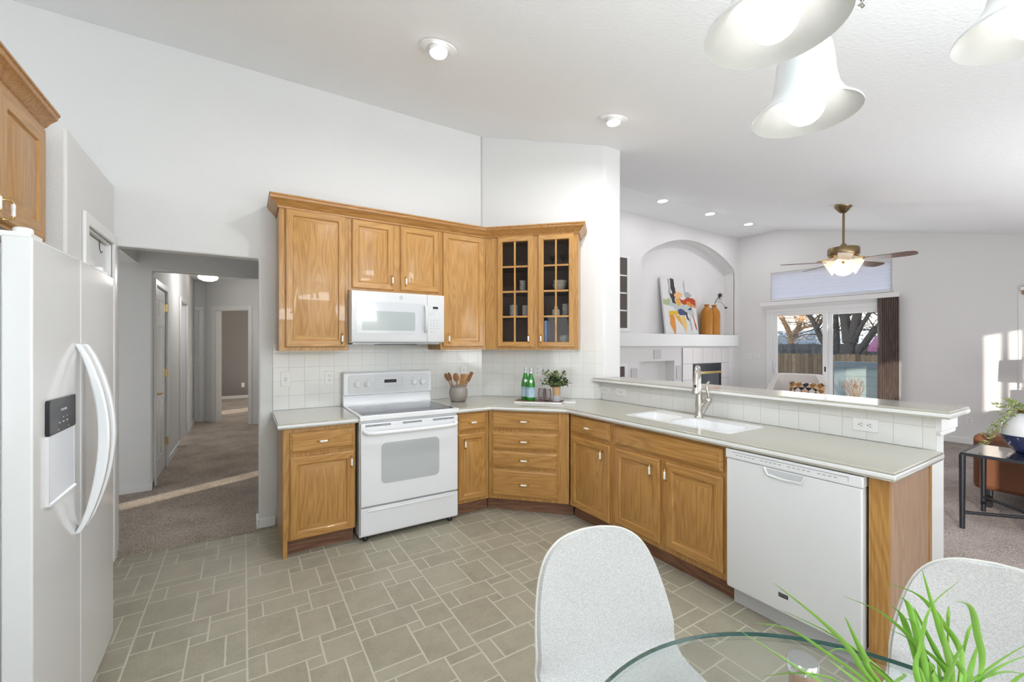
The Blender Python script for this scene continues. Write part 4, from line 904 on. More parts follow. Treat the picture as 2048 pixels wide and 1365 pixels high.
for x, lb in ((5.506, 'leftmost of the three small recessed lights near the fireplace wall'), (6.733, 'middle of the three small recessed lights near the fireplace wall'), (7.919, 'rightmost of the three small recessed lights near the fireplace wall')):
    r = T('recessed_light', lb, 'ceiling light', (x, 4.38, 3.6635)); bm = NB(); lathe(bm, [(.070, 0), (.075, -.004), (.092, -.003), (.093, 0)], 32, caps=False); O('trim_ring', bm, trimw, r, smooth=40)
    bm = NB(); lathe(bm, [(.071, -.001), (.0, -.002)], 32, caps=False); O('lamp', bm, canlamp, r)
# hall light
r = T('hall_ceiling_light', 'round lit glass ceiling light in the hall', 'ceiling light', (-.50, 8.65, 2.5995))
bm = NB(); lathe(bm, [(0, 0), (.09, 0), (.10, -.02), (.07, -.03), (0, -.03)], 28); O('brass_canopy', bm, brass, r, smooth=40)
bm = NB(); lathe(bm, [(.125, -.030), (.145, -.045), (.13, -.085), (.07, -.115), (0, -.122)], 32, caps=False); O('glass_shade', bm, halllit, r, smooth=60)
l = bpy.data.lights.new('hall_lamp', 'POINT'); l.energy = 15; l.color = (1, .97, .94); l.shadow_soft_size = .1; lo = bpy.data.objects.new('hall_lamp', l); C.objects.link(lo); lo.location = (-.2, 7.2, 2.3)
# fan
FZ = ceil_z(2.32)
fn = T('ceiling_fan', 'antique brass ceiling fan with five brown blades and lit glass shades', 'ceiling fan', (6.336, 2.32, FZ))
bm = NB(); lathe(bm, [(.0, .02), (.095, .02), (.095, -.018), (.085, -.03), (.05, -.075), (.03, -.095), (.015, -.10), (0, -.10)], 28); O('canopy', bm, abrass, fn, smooth=40)
bm = NB(); cyl(bm, (0, 0, -.09), (0, 0, -.50), .0135); O('downrod', bm, abrass, fn, smooth=50)
bm = NB(); lathe(bm, [(0, -.485), (.03, -.485), (.035, -.51), (.13, -.525), (.160, -.535), (.165, -.56), (.165, -.615), (.155, -.630), (.10, -.645), (.05, -.65), (0, -.65)], 36); O('motor_housing', bm, abrass, fn, smooth=35)
for k_ in range(5):
    a = math.radians(130+72*k_); M = Matrix.Rotation(a, 4, 'Z')
    bm = NB(); pts = [(.20, -.055), (.30, -.066), (.60, -.075), (.66, -.062), (.685, -.03), (.685, .03), (.66, .062), (.60, .075), (.30, .066), (.20, .055)]
    prism(bm, pts, -.003, .003); Mb = Matrix.Translation((0, 0, -.705)) @ M @ Matrix.Rotation(math.radians(-11), 4, 'X')
    for v in bm.verts: v.co = Mb @ v.co
    bl = O('blade', bm, walnut, fn, bevel=.001)
    bm = NB(); tube(bm, [(.09, 0, -.635), (.15, .02, -.66), (.22, .035, -.684), (.28, .02, -.690)], [.008, .007, .006, .005], 8); tube(bm, [(.09, 0, -.635), (.15, -.02, -.66), (.22, -.035, -.684), (.28, -.02, -.690)], [.008, .007, .006, .005], 8)
    for v in bm.verts: v.co = M @ v.co
    O('blade_bracket', bm, brass, bl, smooth=50)
bm = NB(); lathe(bm, [(0, -.645), (.045, -.645), (.06, -.68), (.055, -.72), (.03, -.76), (.02, -.80), (.01, -.835), (.014, -.842), (0, -.85)], 24); O('light_kit', bm, brass, fn, smooth=40)
for k_ in range(4):
    a = math.radians(20+90*k_); bm = NB(); M = Matrix.Rotation(a, 4, 'Z') @ Matrix.Translation((.055, 0, -.715)) @ Matrix.Rotation(math.radians(118), 4, 'Y')
    lathe(bm, [(.02, 0), (.045, .015), (.068, .045), (.088, .085), (.105, .125), (.103, .125), (.085, .085), (.062, .045)], 20, M=M, caps=False); s_ = O('glass_shade', bm, fanlit, fn, smooth=60)
l = bpy.data.lights.new('fan_lamp', 'POINT'); l.energy = 2.5; l.color = (1, .85, .68); l.shadow_soft_size = .08; lo = bpy.data.objects.new('fan_lamp', l); C.objects.link(lo); lo.location = (6.336, 2.32, FZ-1.05)
# chandelier
CX, CY = .83, .28
ch = T('chandelier', 'three light chandelier with white bell glass shades over the table', 'chandelier', (CX, CY, ceil_z(CY)))
zt = ceil_z(CY)
bm = NB(); lathe(bm, [(0, .02), (.06, .02), (.06, -.02), (.03, -.04), (0, -.04)], 24); O('canopy', bm, nickel, ch, smooth=40)
bm = NB(); cyl(bm, (0, 0, -.03), (0, 0, 2.12-zt), .006); lathe(bm, [(0, 2.13-zt), (.02, 2.13-zt), (.03, 2.09-zt), (.018, 2.05-zt), (.012, 2.02-zt)], 20); O('stem', bm, nickel, ch, smooth=40)
bm = NB()
for k_ in range(5):
    lathe(bm, [(0, 2.022-.010*k_-zt), (.010-.0008*k_, 2.018-.010*k_-zt), (0, 2.012-.010*k_-zt)], 14)
lab(O('finial', bm, chrome, ch, smooth=60), 'twisted chrome finial')
for k_, (x, y) in enumerate(((.923, .401), (.631, .313), (.935, .110))):
    dx, dy = x-CX, y-CY; bm = NB(); tube(bm, bez([(0, 0, 2.07-zt), (dx*.4, dy*.4, 2.05-zt), (dx*.8, dy*.8, 2.10-zt), (dx, dy, 2.09-zt), (dx, dy, 2.03-zt)], 6), .006, 8); am = O('arm', bm, nickel, ch, smooth=50)
    bm = NB(); prof = [(.018, 2.030), (.034, 2.026), (.043, 2.012), (.047, 1.99), (.050, 1.955), (.055, 1.93), (.066, 1.908), (.082, 1.893), (.090, 1.886), (.090, 1.883), (.081, 1.888), (.063, 1.903), (.052, 1.928), (.047, 1.955), (.044, 1.99), (.040, 2.008), (.018, 2.024)]
    lathe(bm, [(a, b-zt) for a, b in prof], 48, cx=dx, cy=dy, caps=False); sh_ = O('glass_shade', bm, frost, am, smooth=60)
    bm = NB(); sphere(bm, (dx, dy, 1.900-zt), .033, n=24); lathe(bm, [(.026, 1.92-zt), (.014, 1.955-zt), (.013, 2.03-zt)], 20, cx=dx, cy=dy, caps=False); O('light_bulb', bm, bulb, am, smooth=60)

# ------------------------------------------------------------------ pantry door and hall door
def paneldoor(root, w_, h_, rows, th=.035, cols=2, name='leaf'):
    """panelled door leaf in local xz, front at y=0"""
    bm = NB(); box(bm, 0, w_, .006, th, 0, h_)
    st = .105*w_/.75+.02; mid = .07; holes = []
    cw = (w_-2*st-mid*(cols-1))/cols
    for (z0, z1) in rows:
        for c_ in range(cols): x0 = st+c_*(cw+mid); holes.append(rect(x0, x0+cw, z0, z1))
    plate(bm, rect(0, w_, 0, h_), holes, 0, .006, 'y')
    for h in holes: rings(bm, h[0][0]+.012, h[1][0]-.012, h[0][1]+.012, h[2][1]-.012, [(0, .006), (.0, .0055), (.022, .0012)], 0, 0)
    return O(name, bm, trimw, root)
r = T('door_2', '', '', (-.776, 5.63, .018), PI/2); r = bpy.data.objects['door_2']; del r['label']; del r['category']; r['kind'] = 'structure'
paneldoor(r, .735, 2.02, [(.20, .82), (.97, 1.62), (1.72, 1.90)])
for z in (.295, 1.09, 1.845): bm = NB(); box(bm, .722, .742, -.028, .0, z-.045, z+.045); O('hinge', bm, brass, r, bevel=.002)
bm = NB(); M = Matrix.Translation((.065, 0, .905)) @ Matrix.Rotation(PI/2, 4, 'X'); lathe(bm, [(.03, 0), (.028, .008), (.012, .012), (.010, .045), (0, .045)], 20, M=M); tube(bm, bez([(.065, -.045, .905), (.10, -.050, .908), (.15, -.048, .900), (.175, -.044, .905)], 5), .008, 8); O('lever_handle', bm, brass, r, smooth=50)
r = T('door_1', '', '', (-.765, 3.259, .008), PI/2); del r['label']; del r['category']; r['kind'] = 'structure'
paneldoor(r, .517, 2.072, [(.20, .80), (.92, 1.66), (1.76, 1.90)], th=.03)
for x in (.085, .36):
    bm = NB(); tube(bm, [(x, .0, 2.074), (x, -.004, 2.076), (x, -.005, 2.03), (x, -.012, 2.00), (x, -.018, 2.012)], .0022, 6); tag(O('door_hook', bm, blackm, smooth=50, loc=(-.765, 3.259, .008), rot=(0, 0, PI/2)), ('thin wire hook over the pantry door, left one', 'thin wire hook over the pantry door, right one')[x > .2], 'hook', 'wire hooks over the pantry door')
bm = NB(); box(bm, .50, .522, -.016, .0, 1.74, 1.80); O('hinge', bm, nickel, bpy.data.objects['door_1'], bevel=.002)
bm = NB(); M = Matrix.Translation((-.755, 7.28, .055)) @ Matrix.Rotation(PI/2, 4, 'Y'); lathe(bm, [(.012, 0), (.012, .006), (.005, .008), (.005, .075), (.009, .077), (.009, .09), (0, .09)], 14, M=M); tag(O('door_stop', bm, abrass, smooth=40), 'small bronze door stop on the hall baseboard', 'door stop')
l = bpy.data.lights.new('bath_lamp', 'POINT'); l.energy = 9; l.shadow_soft_size = .1; lo = bpy.data.objects.new('bath_lamp', l); C.objects.link(lo); lo.location = (-1.4, 8.0, 2.1)

# ------------------------------------------------------------------ sliding door, blinds, transom, windows in the living room
sd = T('door_4', '', '', (8.80, 2.56, 0)); del sd['label']; del sd['category']; sd['kind'] = 'structure'
def YZ(bm, y0, y1, z0, z1, x0, x1): box(bm, x0, x1, y0, y1, z0, z1)
bm = NB(); plate(bm, rect(0, 1.87, .02, 2.06), [rect(.05, 1.82, .06, 2.015)], -.03, .06, 'x'); O('frame', bm, trimw, sd, bevel=.004)
bm = NB(); plate(bm, rect(.90, 1.82, .06, 2.015), [rect(.975, 1.745, .16, 1.985)], -.012, .018, 'x'); p1 = O('sliding_panel', bm, trimw, sd, bevel=.004)
bm = NB(); box(bm, .001, .005, .975, 1.745, .16, 1.985); O('glass_pane', bm, pane, p1)
bm = NB(); plate(bm, rect(.05, .93, .06, 2.015), [rect(.11, .835, .14, 1.97)], .022, .048, 'x'); p2 = O('fixed_panel', bm, trimw, sd, bevel=.004)
bm = NB(); box(bm, .033, .037, .11, .835, .14, 1.97); O('glass_pane', bm, pane, p2)
bm = NB(); tube(bm, [(-.012, 1.785, .90), (-.045, 1.785, .92), (-.055, 1.785, 1.00), (-.045, 1.785, 1.08), (-.012, 1.785, 1.10)], .010, 8); O('pull_handle', bm, whitem, p1, smooth=50)
bm = NB(); box(bm, -.018, -.012, .922, .945, .95, 1.04); O('latch', bm, black, p1, bevel=.002)
# casing around the slider
bm = NB(); box(bm, 8.765, 8.78, 4.43, 4.50, .0, 2.06); box(bm, 8.765, 8.78, 2.50, 4.50, 2.06, 2.13); S(O('trim_11', bm, trimw, bevel=.004))
vb = T('vertical_blinds', 'stack of brown wood look vertical blinds drawn to the right of the sliding door', 'blinds', (8.70, 2.59, 0))
bm = NB(); box(bm, -.03, .03, -.14, 1.98, 2.195, 2.235); O('head_rail', bm, whitem, vb, bevel=.004)
bm = NB(); box(bm, -.036, -.030, -.15, 1.99, 2.185, 2.262); O('valance', bm, trimw, vb, bevel=.002)
for k_ in range(9):
    bm = NB(); y = -.105+k_*.026; M = Matrix.Translation((.004, y, 0)) @ Matrix.Rotation(math.radians(62), 4, 'Z'); n_ = 6; fr = []; 
    for i in range(n_+1):
        x = -.044+.088*i/n_; fr.append((x, .006*math.sin(PI*i/n_)))
    prism(bm, fr+[(x, y_+.0012) for x, y_ in reversed(fr)], .05, 2.19)
    for v in bm.verts: v.co = M @ v.co
    O('vane', bm, blindm, vb)
S_ = T('window_1', '', '', (8.78, 2.56, 2.302)); del S_['label']; del S_['category']; S_['kind'] = 'structure'
bm = NB(); plate(bm, [(0, 0), (1.86, 0), (1.86, .538), (0, .508)], [[(.03, .03), (1.83, .03), (1.83, .505), (.03, .478)]], .03, .10, 'x'); O('frame', bm, trimw, S_)
bm = NB(); prism(bm, [(.03, .03), (1.83, .03), (1.83, .505), (.03, .478)], .06, .064, 'x'); O('glass_pane', bm, pane, S_)
bm = NB(); box(bm, 8.745, 8.78, 2.55, 4.44, 2.280, 2.302); S(O('trim_12', bm, trimw, bevel=.003))
cs = T('cellular_shade', 'pale lavender cellular shade covering the transom window above the sliding door', 'window shade', (8.80, 2.56, 2.302))
bm = NB(); n_ = 26; pr = [];
for i in range(n_+1):
    pr.append((-.006 if i % 2 else .004, .004+.50*i/n_))
rs_ = []
for yy, hs in ((.012, .965), (1.848, 1.022)):
    rs_.append([bm.verts.new((x, yy, z*hs)) for x, z in pr])
for i in range(n_): bm.faces.new((rs_[0][i], rs_[1][i], rs_[1][i+1], rs_[0][i+1]))
O('pleated_cloth', bm, cellm, cs)
bm = NB(); box(bm, -.012, .012, .010, 1.85, .0, .016); O('bottom_rail', bm, whitem, cs, bevel=.002)
# right window
wn = T('window_7', '', '', (8.78, .15, .92)); del wn['label']; del wn['category']; wn['kind'] = 'structure'
bm = NB(); plate(bm, rect(0, 1.04, 0, 1.22), [rect(.045, .995, .05, .56), rect(.045, .995, .62, 1.17)], .03, .09, 'x'); O('frame', bm, trimw, wn, bevel=.004)
for z0, z1 in ((.05, .56), (.62, 1.17)):
    bm = NB(); box(bm, .058, .062, .045, .995, z0, z1); O('glass_pane', bm, pane, wn)
bm = NB(); box(bm, .034, .050, .51, .53, .62, 1.17); box(bm, .034, .050, .045, .995, .90, .915); O('muntin', bm, trimw, wn)
bm = NB(); casing(bm, .15, 1.19, 2.14, 8.765, 8.78, 'x', .055); bm.free()
bm = NB()
for a in ((.095, .15, .92, 2.20), (1.19, 1.245, .92, 2.20), (.15, 1.19, 2.14, 2.20), (.095, 1.245, .86, .92)): box(bm, 8.765, 8.78, *a)
S(O('trim_13', bm, trimw, bevel=.004))
rs = T('roller_shade', 'rolled up woven brown shade at the top of the right living room window', 'window shade', (8.745, .67, 2.13))
bm = NB(); box(bm, -.02, .02, -.555, .555, .02, .075); O('head_rail', bm, nickel, rs, bevel=.004)
bm = NB(); box(bm, -.015, .015, -.54, .54, -.03, .02); O('woven_cloth', bm, legwood, rs, bevel=.008)

# fireplace
fp = T('fireplace_insert', 'black gas fireplace with brass strip and glass front', 'fireplace', (7.665, 5.05, 0))
bm = NB(); plate(bm, rect(0, 1.5, -.155, 1.22), [rect(.30, 1.21, -.035, .915)], -.006, .008, 'y'); ft = S(O('trim_14', bm, ftile, loc=(6.91, 5.05, .155)))
bm = NB(); plate(bm, rect(-.452, .452, .123, 1.067), [rect(-.40, .40, .20, .87)], -.012, .005, 'y'); O('surround', bm, blackm, fp, bevel=.003)
bm = NB()
for k_ in range(5): box(bm, -.43, .43, -.022, -.010, .945+k_*.024, .957+k_*.024)
O('louvers', bm, mat('louver_black', (.03, .035, .05), .3), fp, bevel=.002)
bm = NB(); box(bm, -.44, .44, -.024, -.010, .865, .915); O('brass_strip', bm, brass, fp, bevel=.003)
bm = NB(); box(bm, -.40, .40, -.004, .0, .20, .87); O('glass_front', bm, mat('smoked_fire_glass', (.06, .07, .08), .05, coat=1), fp)
bm = NB(); box(bm, -.40, .40, .002, .005, .20, .87); O('firebox_back', bm, dark, fp)

# painting and vases on the mantel
pm = mat('abstract_canvas', (.74, .73, .72), .7)
cols = {'white': (.74, .73, .73), 'char': (.055, .045, .045), 'grey': (.42, .44, .45), 'green': (.42, .50, .28), 'orange': (.72, .28, .04), 'amber': (.78, .40, .05), 'red': (.48, .07, .015), 'yellow': (.75, .48, .03), 'sand': (.78, .55, .22), 'navy': (.07, .08, .20), 'peach': (.85, .50, .22), 'mist': (.52, .56, .55)}
PM = {k_: mat('paint_'+k_, v, .6) for k_, v in cols.items()}
ptg = T('abstract_painting', 'large abstract canvas in grey, orange, red and yellow leaning in the arched niche', 'painting', (6.535, 5.115, 1.629))
PMx = Matrix.Rotation(math.radians(-7.0), 4, 'X')
bm = NB(); box(bm, 0, .965, 0, .035, 0, 1.065)
for v in bm.verts: v.co = PMx @ v.co
cv_ = O('canvas', bm, PM['white'], ptg)
# strokes: polygons in fractions of the canvas (u right, v up)
strokes = [('grey', [(.19, .98), (.26, .99), (.24, .86), (.27, .70), (.22, .62), (.18, .72), (.20, .86)]),
 ('char', [(.27, 1), (.38, .995), (.385, .90), (.40, .80), (.41, .70), (.36, .64), (.38, .52), (.31, .50), (.26, .62), (.22, .73), (.30, .72), (.26, .84)]),
 ('grey', [(.67, .98), (.70, .98), (.70, .80), (.71, .68), (.67, .70), (.66, .86)]),
 ('green', [(0, .61), (.10, .61), (.19, .64), (.24, .60), (.23, .50), (.10, .51), (0, .53)]),
 ('mist', [(.20, .58), (.34, .55), (.50, .51), (.44, .44), (.34, .42), (.30, .48), (.16, .50)]),
 ('grey', [(.66, .76), (.78, .78), (.90, .73), (.84, .68), (.72, .66), (.66, .70)]),
 ('peach', [(.34, .70), (.42, .76), (.54, .76), (.62, .73), (.58, .67), (.46, .64), (.38, .66)]),
 ('red', [(.48, .66), (.62, .62), (.76, .68), (.92, .67), (1, .64), (1, .52), (.90, .55), (.78, .60), (.66, .53), (.54, .57)]),
 ('amber', [(.38, .64), (.48, .64), (.54, .54), (.46, .50), (.40, .54)]),
 ('orange', [(.70, .60), (.78, .60), (.92, .53), (1, .51), (1, .49), (.86, .50), (.72, .53)]),
 ('mist', [(.42, .50), (.58, .54), (.76, .52), (.86, .50), (.92, .36), (.84, .30), (.74, .38), (.60, .38), (.50, .42)]),
 ('navy', [(.42, .44), (.50, .46), (.60, .44), (.68, .38), (.60, .34), (.48, .34), (.42, .38)]),
 ('navy', [(.72, .45), (.84, .51), (.86, .45), (.80, .44)]),
 ('char', [(.62, .40), (.70, .40), (.72, .30), (.76, .23), (.70, .26), (.66, .31)]),
 ('yellow', [(.14, .40), (.28, .41), (.42, .42), (.42, .35), (.28, .34), (.14, .34)]),
 ('orange', [(.13, .33), (.24, .36), (.30, .30), (.31, .16), (.29, .0), (.25, .0), (.20, .10), (.14, .18), (.16, .26)]),
 ('amber', [(.30, .34), (.46, .33), (.52, .20), (.58, .04), (.50, .16), (.40, .24)]),
 ('sand', [(.50, .33), (.62, .33), (.66, .16), (.60, .02), (.55, .12)]),
 ('grey', [(.74, .30), (.78, .32), (.82, .10), (.78, .04), (.76, .14)]),
 ('red', [(.85, .36), (.88, .34), (.95, .18), (.97, .08), (.93, .10), (.90, .22)])]
for i, (cname, pl) in enumerate(strokes):
    bm = NB(); rr = random.Random(i); P_ = []
    for a, b in zip(pl, pl[1:]+pl[:1]):
        for k_ in range(3):
            t_ = k_/3; jx, jy = (rr.uniform(-.008, .008), rr.uniform(-.008, .008)) if k_ else (0, 0)
            P_.append((min(1, max(0, a[0]+(b[0]-a[0])*t_+jx))*.965, min(1, max(0, a[1]+(b[1]-a[1])*t_+jy))*1.065))
    es = []; vs = [bm.verts.new((x, -.0004-.00008*i, z)) for x, z in P_]; bm.faces.new(vs)
    for v in bm.verts: v.co = PMx @ v.co
    O('brush_stroke', bm, PM[cname], cv_)
for k_, (x, lb) in enumerate(((7.79, 'tall ochre ceramic bottle vase beside the painting, left one'), (8.04, 'tall ochre ceramic bottle vase with a dried stem, right one'))):
    v_ = T('bottle_vase', lb, 'vase', (x, 5.14, 1.629), 0, 'ochre bottle vases on the mantel'); bm = NB()
    lathe(bm, [(0, 0), (.105, 0), (.112, .006), (.112, .42), (.10, .475), (.065, .53), (.040, .555), (.040, .58), (.055, .585), (.055, .60), (.035, .60), (.03, .55), (0, .5)], 32); O('ceramic_body', bm, terrac, v_, smooth=40)
ds = T('dried_thistle', 'dried brown thistle stem in the right ochre vase', 'dried flower', (8.04, 5.14, 2.17))
bm = NB(); tube(bm, bez([(0, 0, 0), (.05, 0, .14), (.16, -.02, .26)], 5), .006, 6); tube(bm, bez([(.05, 0, .12), (.20, -.02, .13), (.34, -.03, .03)], 5), .004, 6); O('stem', bm, stemm, ds)
bm = NB(); sphere(bm, (.17, -.02, .27), .038); sphere(bm, (.36, -.03, .02), .035, .8, .8, .6)
rr = random.Random(4)
for _ in range(26):
    a = rr.uniform(0, 6.28); e1 = rr.uniform(-.9, .9); ln_ = rr.uniform(.08, .17); c0 = Vector((.15, -.02, .22)); d_ = Vector((math.cos(a)*math.cos(e1), .4*math.sin(a)*math.cos(e1), math.sin(e1))); tube(bm, [c0, c0+d_*ln_*.6, c0+d_*ln_+Vector((0, 0, .02))], [.003, .002, .001], 4)
O('seed_heads', bm, stemm, ds)

# ------------------------------------------------------------------ living room furniture
ac = T('armchair', 'ivory upholstered armchair in front of the sliding door', 'armchair', (7.62, 3.45, 0), math.radians(-78))
bm = NB(); n_ = 24; prof_o = []
for i in range(n_+1):
    a = PI*i/n_; prof_o.append((.41*math.cos(a), .36*math.sin(a)**.7))
def shell(bm, po, off, z0, zt_):
    inner = [(x*(1-off), y*(1-off)) for x, y in po]
    a = [bm.verts.new((x, y, z0)) for x, y in po]; b = [bm.verts.new((x*1.06, y*1.08, zt_(i/len(po)))) for i, (x, y) in enumerate(po)]
    c_ = [bm.verts.new((x*1.02, y*1.03, zt_(i/len(po))+.0)) for i, (x, y) in enumerate(inner)]; d_ = [bm.verts.new((x, y, z0)) for x, y in inner]
    for p, q in ((a, b), (b, c_), (c_, d_), (d_, a)):
        for i in range(len(po)-1): bm.faces.new((p[i], p[i+1], q[i+1], q[i]))
    bm.faces.new((a[0], b[0], c_[0], d_[0])); bm.faces.new((a[-1], b[-1], c_[-1], d_[-1]))
shell(bm, prof_o, .22, .16, lambda t: .66+.285*min(1, max(0, (math.sin(PI*t)-.10)*1.8)))
O('backrest', bm, ivory, ac, bevel=.02, seg=3)
bm = NB(); prism(bm, rrect(-.31, .31, -.36, .22, .06), .30, .46); O('seat_cushion', bm, ivory, ac, bevel=.03, seg=3)
bm = NB(); prism(bm, rrect(-.35, .35, -.36, .26, .06), .15, .30); O('seat_base', bm, ivory, ac, bevel=.02)
for x in (-.28, .28):
    for y in (-.28, .22): bm = NB(); cyl(bm, (x, y, .012), (x, y, .16), .014, .022); O('leg', bm, walnut, ac, smooth=50)
# argyle pillow
pw = T('throw_pillow', 'diamond patterned throw pillow in black, white and ochre on the armchair', 'pillow', (7.42, 3.22, .475), math.radians(-82))
am_ = mat('diamond_weave', (.7, .65, .6), .9); ck = N(am_, 'ShaderNodeTexChecker'); tq = N(am_, 'ShaderNodeTexCoord'); mq = N(am_, 'ShaderNodeMapping'); mq.inputs['Rotation'].default_value = (0, PI/4, 0); mq.inputs['Scale'].default_value = (1, .001, 1)
L(am_, tq.outputs['Object'], mq.inputs[0])
# diamonds: rotate x/z by 45 deg after squashing
ck.inputs['Scale'].default_value = 15; ck.inputs['Color1'].default_value = (.70, .60, .52, 1); ck.inputs['Color2'].default_value = (.03, .03, .035, 1); L(am_, mq.outputs[0], ck.inputs[0])
ck2 = N(am_, 'ShaderNodeTexChecker'); ck2.inputs['Scale'].default_value = 5.2; ck2.inputs['Color1'].default_value = (0, 0, 0, 1); ck2.inputs['Color2'].default_value = (1, 1, 1, 1); L(am_, mq.outputs[0], ck2.inputs[0])
mxx = N(am_, 'ShaderNodeMix', data_type='RGBA'); mxx.inputs[7].default_value = (.55, .25, .05, 1); mm_ = N(am_, 'ShaderNodeMath', operation='MULTIPLY'); mm_.inputs[1].default_value = .55; L(am_, ck2.outputs['Fac'], mm_.inputs[0]); L(am_, mm_.outputs[0], mxx.inputs[0]); L(am_, ck.outputs[0], mxx.inputs[6]); L(am_, mxx.outputs[2], bsdf(am_).inputs['Base Color'])
bm = NB(); n_ = 12; g1 = []
for sgn in (-1, 1):
    gr = [[None]*(n_+1) for _ in range(n_+1)]
    for i in range(n_+1):
        for j in range(n_+1):
            u, v = 2*i/n_-1, 2*j/n_-1; k_ = 1-.10*(1-abs(u))*0 ; pin = 1-.09*(1-u*u) if abs(v) == 1 else 1; t_ = .075*((1-u**4)*(1-v**4))**.6
            gr[i][j] = bm.verts.new((.25*u*(1-.06*(1-v*v)), sgn*t_, .19+.19*v*(1-.08*(1-u*u))))
    for i in range(n_):
        for j in range(n_): bm.faces.new((gr[i][j], gr[i+1][j], gr[i+1][j+1], gr[i][j+1]))
bmesh.ops.rotate(bm, verts=bm.verts, cent=(0, 0, 0), matrix=Matrix.Rotation(math.radians(-14), 3, 'X'))
O('cushion', bm, am_, pw, smooth=80, rem=True)
# sofa
sf = T('leather_sofa', 'brown leather sofa with its back to the kitchen behind the glass end table', 'sofa', (5.50, 1.045, 0))
bm = NB(); box(bm, -.004, .17, -1.70, .004, .162, .645); O('backrest', bm, leather, sf, bevel=.045, seg=4)
bm = NB(); box(bm, .02, .88, -.20, -.0, .165, .60); a_ = O('armrest', bm, leather, sf, bevel=.04, seg=4)
bm = NB(); box(bm, .02, .88, -1.696, -1.52, .165, .60); O('armrest', bm, leather, sf, bevel=.04, seg=4)
bm = NB(); box(bm, .16, .90, -1.54, -.19, .168, .42); O('seat', bm, leather, sf, bevel=.03, seg=3)
bm = NB(); tube(bm, [(-.004, -.01, .205), (-.004, -1.69, .205)], .006, 6); O('piping', bm, leather, sf)
for x in (.05, .82):
    for y in (-.08, -1.60): bm = NB(); box(bm, x-.03, x+.03, y-.03, y+.03, .012, .17); O('leg', bm, black, sf, bevel=.004)
# glass end table
et = T('end_table', 'black metal end table with a dark mirrored top beside the sofa', 'table', (4.73, .955, 0))
TX, TY = .63, -.72
bm = NB(); plate(bm, rect(-.012, TX+.012, TY-.012, .012), [rect(.012, TX-.012, TY+.012, -.012)], .578, .600); O('top_frame', bm, blackm, et, bevel=.003)
bm = NB(); box(bm, .010, TX-.010, TY+.010, -.010, .590, .5985); lab(O('mirrored_top', bm, mat('bronze_mirror', (.46, .42, .38), .04, metal=1), et), 'bronze tinted mirror glass top')
for x in (0, TX):
    for y in (0, TY): bm = NB(); cyl(bm, (x, y, .012), (x, y, .585), .016, .02, n=12); O('leg', bm, blackm, et, smooth=50)
for a, b in (((0, 0), (TX, TY)), ((TX, 0), (0, TY))): bm = NB(); cyl(bm, (*a, .135), (*b, .135), .013, n=8); O('stretcher', bm, blackm, et, smooth=50)
# big vase
gv = T('globe_vase', 'round vase, white speckled above and navy blue below, on the end table', 'vase', (5.13, .69, .6005))
bm = NB(); lathe(bm, [(0, 0), (.055, 0), (.06, .004), (.105, .06), (.130, .118), (.1335, .135)], 40, 1, caps=False); lathe(bm, [(.1335, .135), (.134, .16), (.125, .215), (.095, .268), (.055, .300), (.045, .305)], 40, 0, caps=False); lathe(bm, [(.045, .305), (.046, .322), (.052, .330), (.040, .330), (.036, .31), (0, .29)], 40, 2, caps=False)
O('ceramic_body', bm, [mat('speckled_white_glaze', (.40, .42, .46), .25, coat=.4), mat('navy_glaze', (.012, .018, .06), .12, coat=.6), abrass], gv, smooth=40)
tp = T('trailing_plant', 'trailing green fern plant spilling out of the globe vase', 'plant', (5.13, .69, .91))
bm = NB(); rg = random.Random(9)
for (tx, ty, tz) in [(-.10, .12, -.02), (-.14, .16, -.12), (-.10, .20, -.20), (-.16, .18, -.26), (-.12, .22, -.28), (-.05, .16, .05), (-.02, .10, .09), (.05, .10, .08), (-.08, .06, .08), (-.19, .15, -.20), (0, .14, .02)]:
    leafy(bm, (0, .0, 0), [(tx, ty, tz)], .034, .0045, 26, mi=(0,), rng=rg, stem=1)
O('fronds', bm, [mat('fern_green', (.16, .22, .06), .55), stemm], tp)
bx_ = T('glass_block', 'small amber ribbed glass block on the end table', 'ornament', (4.93, .50, .6005)); bm = NB()
for k_ in range(5): box(bm, -.05, .05, -.04, .04, .012*k_, .012*k_+.0105)
O('ribbed_body', bm, mat('amber_glass', (.35, .22, .12), .1, coat=.5), bx_, bevel=.002)
# table lamp behind on a side table
st_ = T('side_table', 'small dark side table under the lamp beyond the sofa', 'table', (8.22, .98, 0)); bm = NB(); lathe(bm, [(0, .555), (.24, .555), (.24, .58), (0, .58)], 32); O('tabletop', bm, walnut, st_, smooth=40)
bm = NB(); lathe(bm, [(.16, .012), (.15, .03), (.03, .05), (.022, .55)], 24); O('pedestal', bm, walnut, st_, smooth=40)
lp = T('table_lamp', 'table lamp with a pale drum shade and white cylinder base near the right window', 'lamp', (8.22, .98, .5805))
bm = NB(); lathe(bm, [(0, 0), (.060, 0), (.062, .01), (.062, .30), (.055, .305), (0, .305)], 28); O('base', bm, porcelain, lp, smooth=40)
bm = NB(); cyl(bm, (0, 0, .30), (0, 0, .52), .008); O('stem', bm, nickel, lp, smooth=40)
bm = NB(); lathe(bm, [(.165, .42), (.155, .70), (.153, .70), (.163, .42)], 36, caps=False); O('lamp_shade', bm, lampcloth, lp, smooth=40)
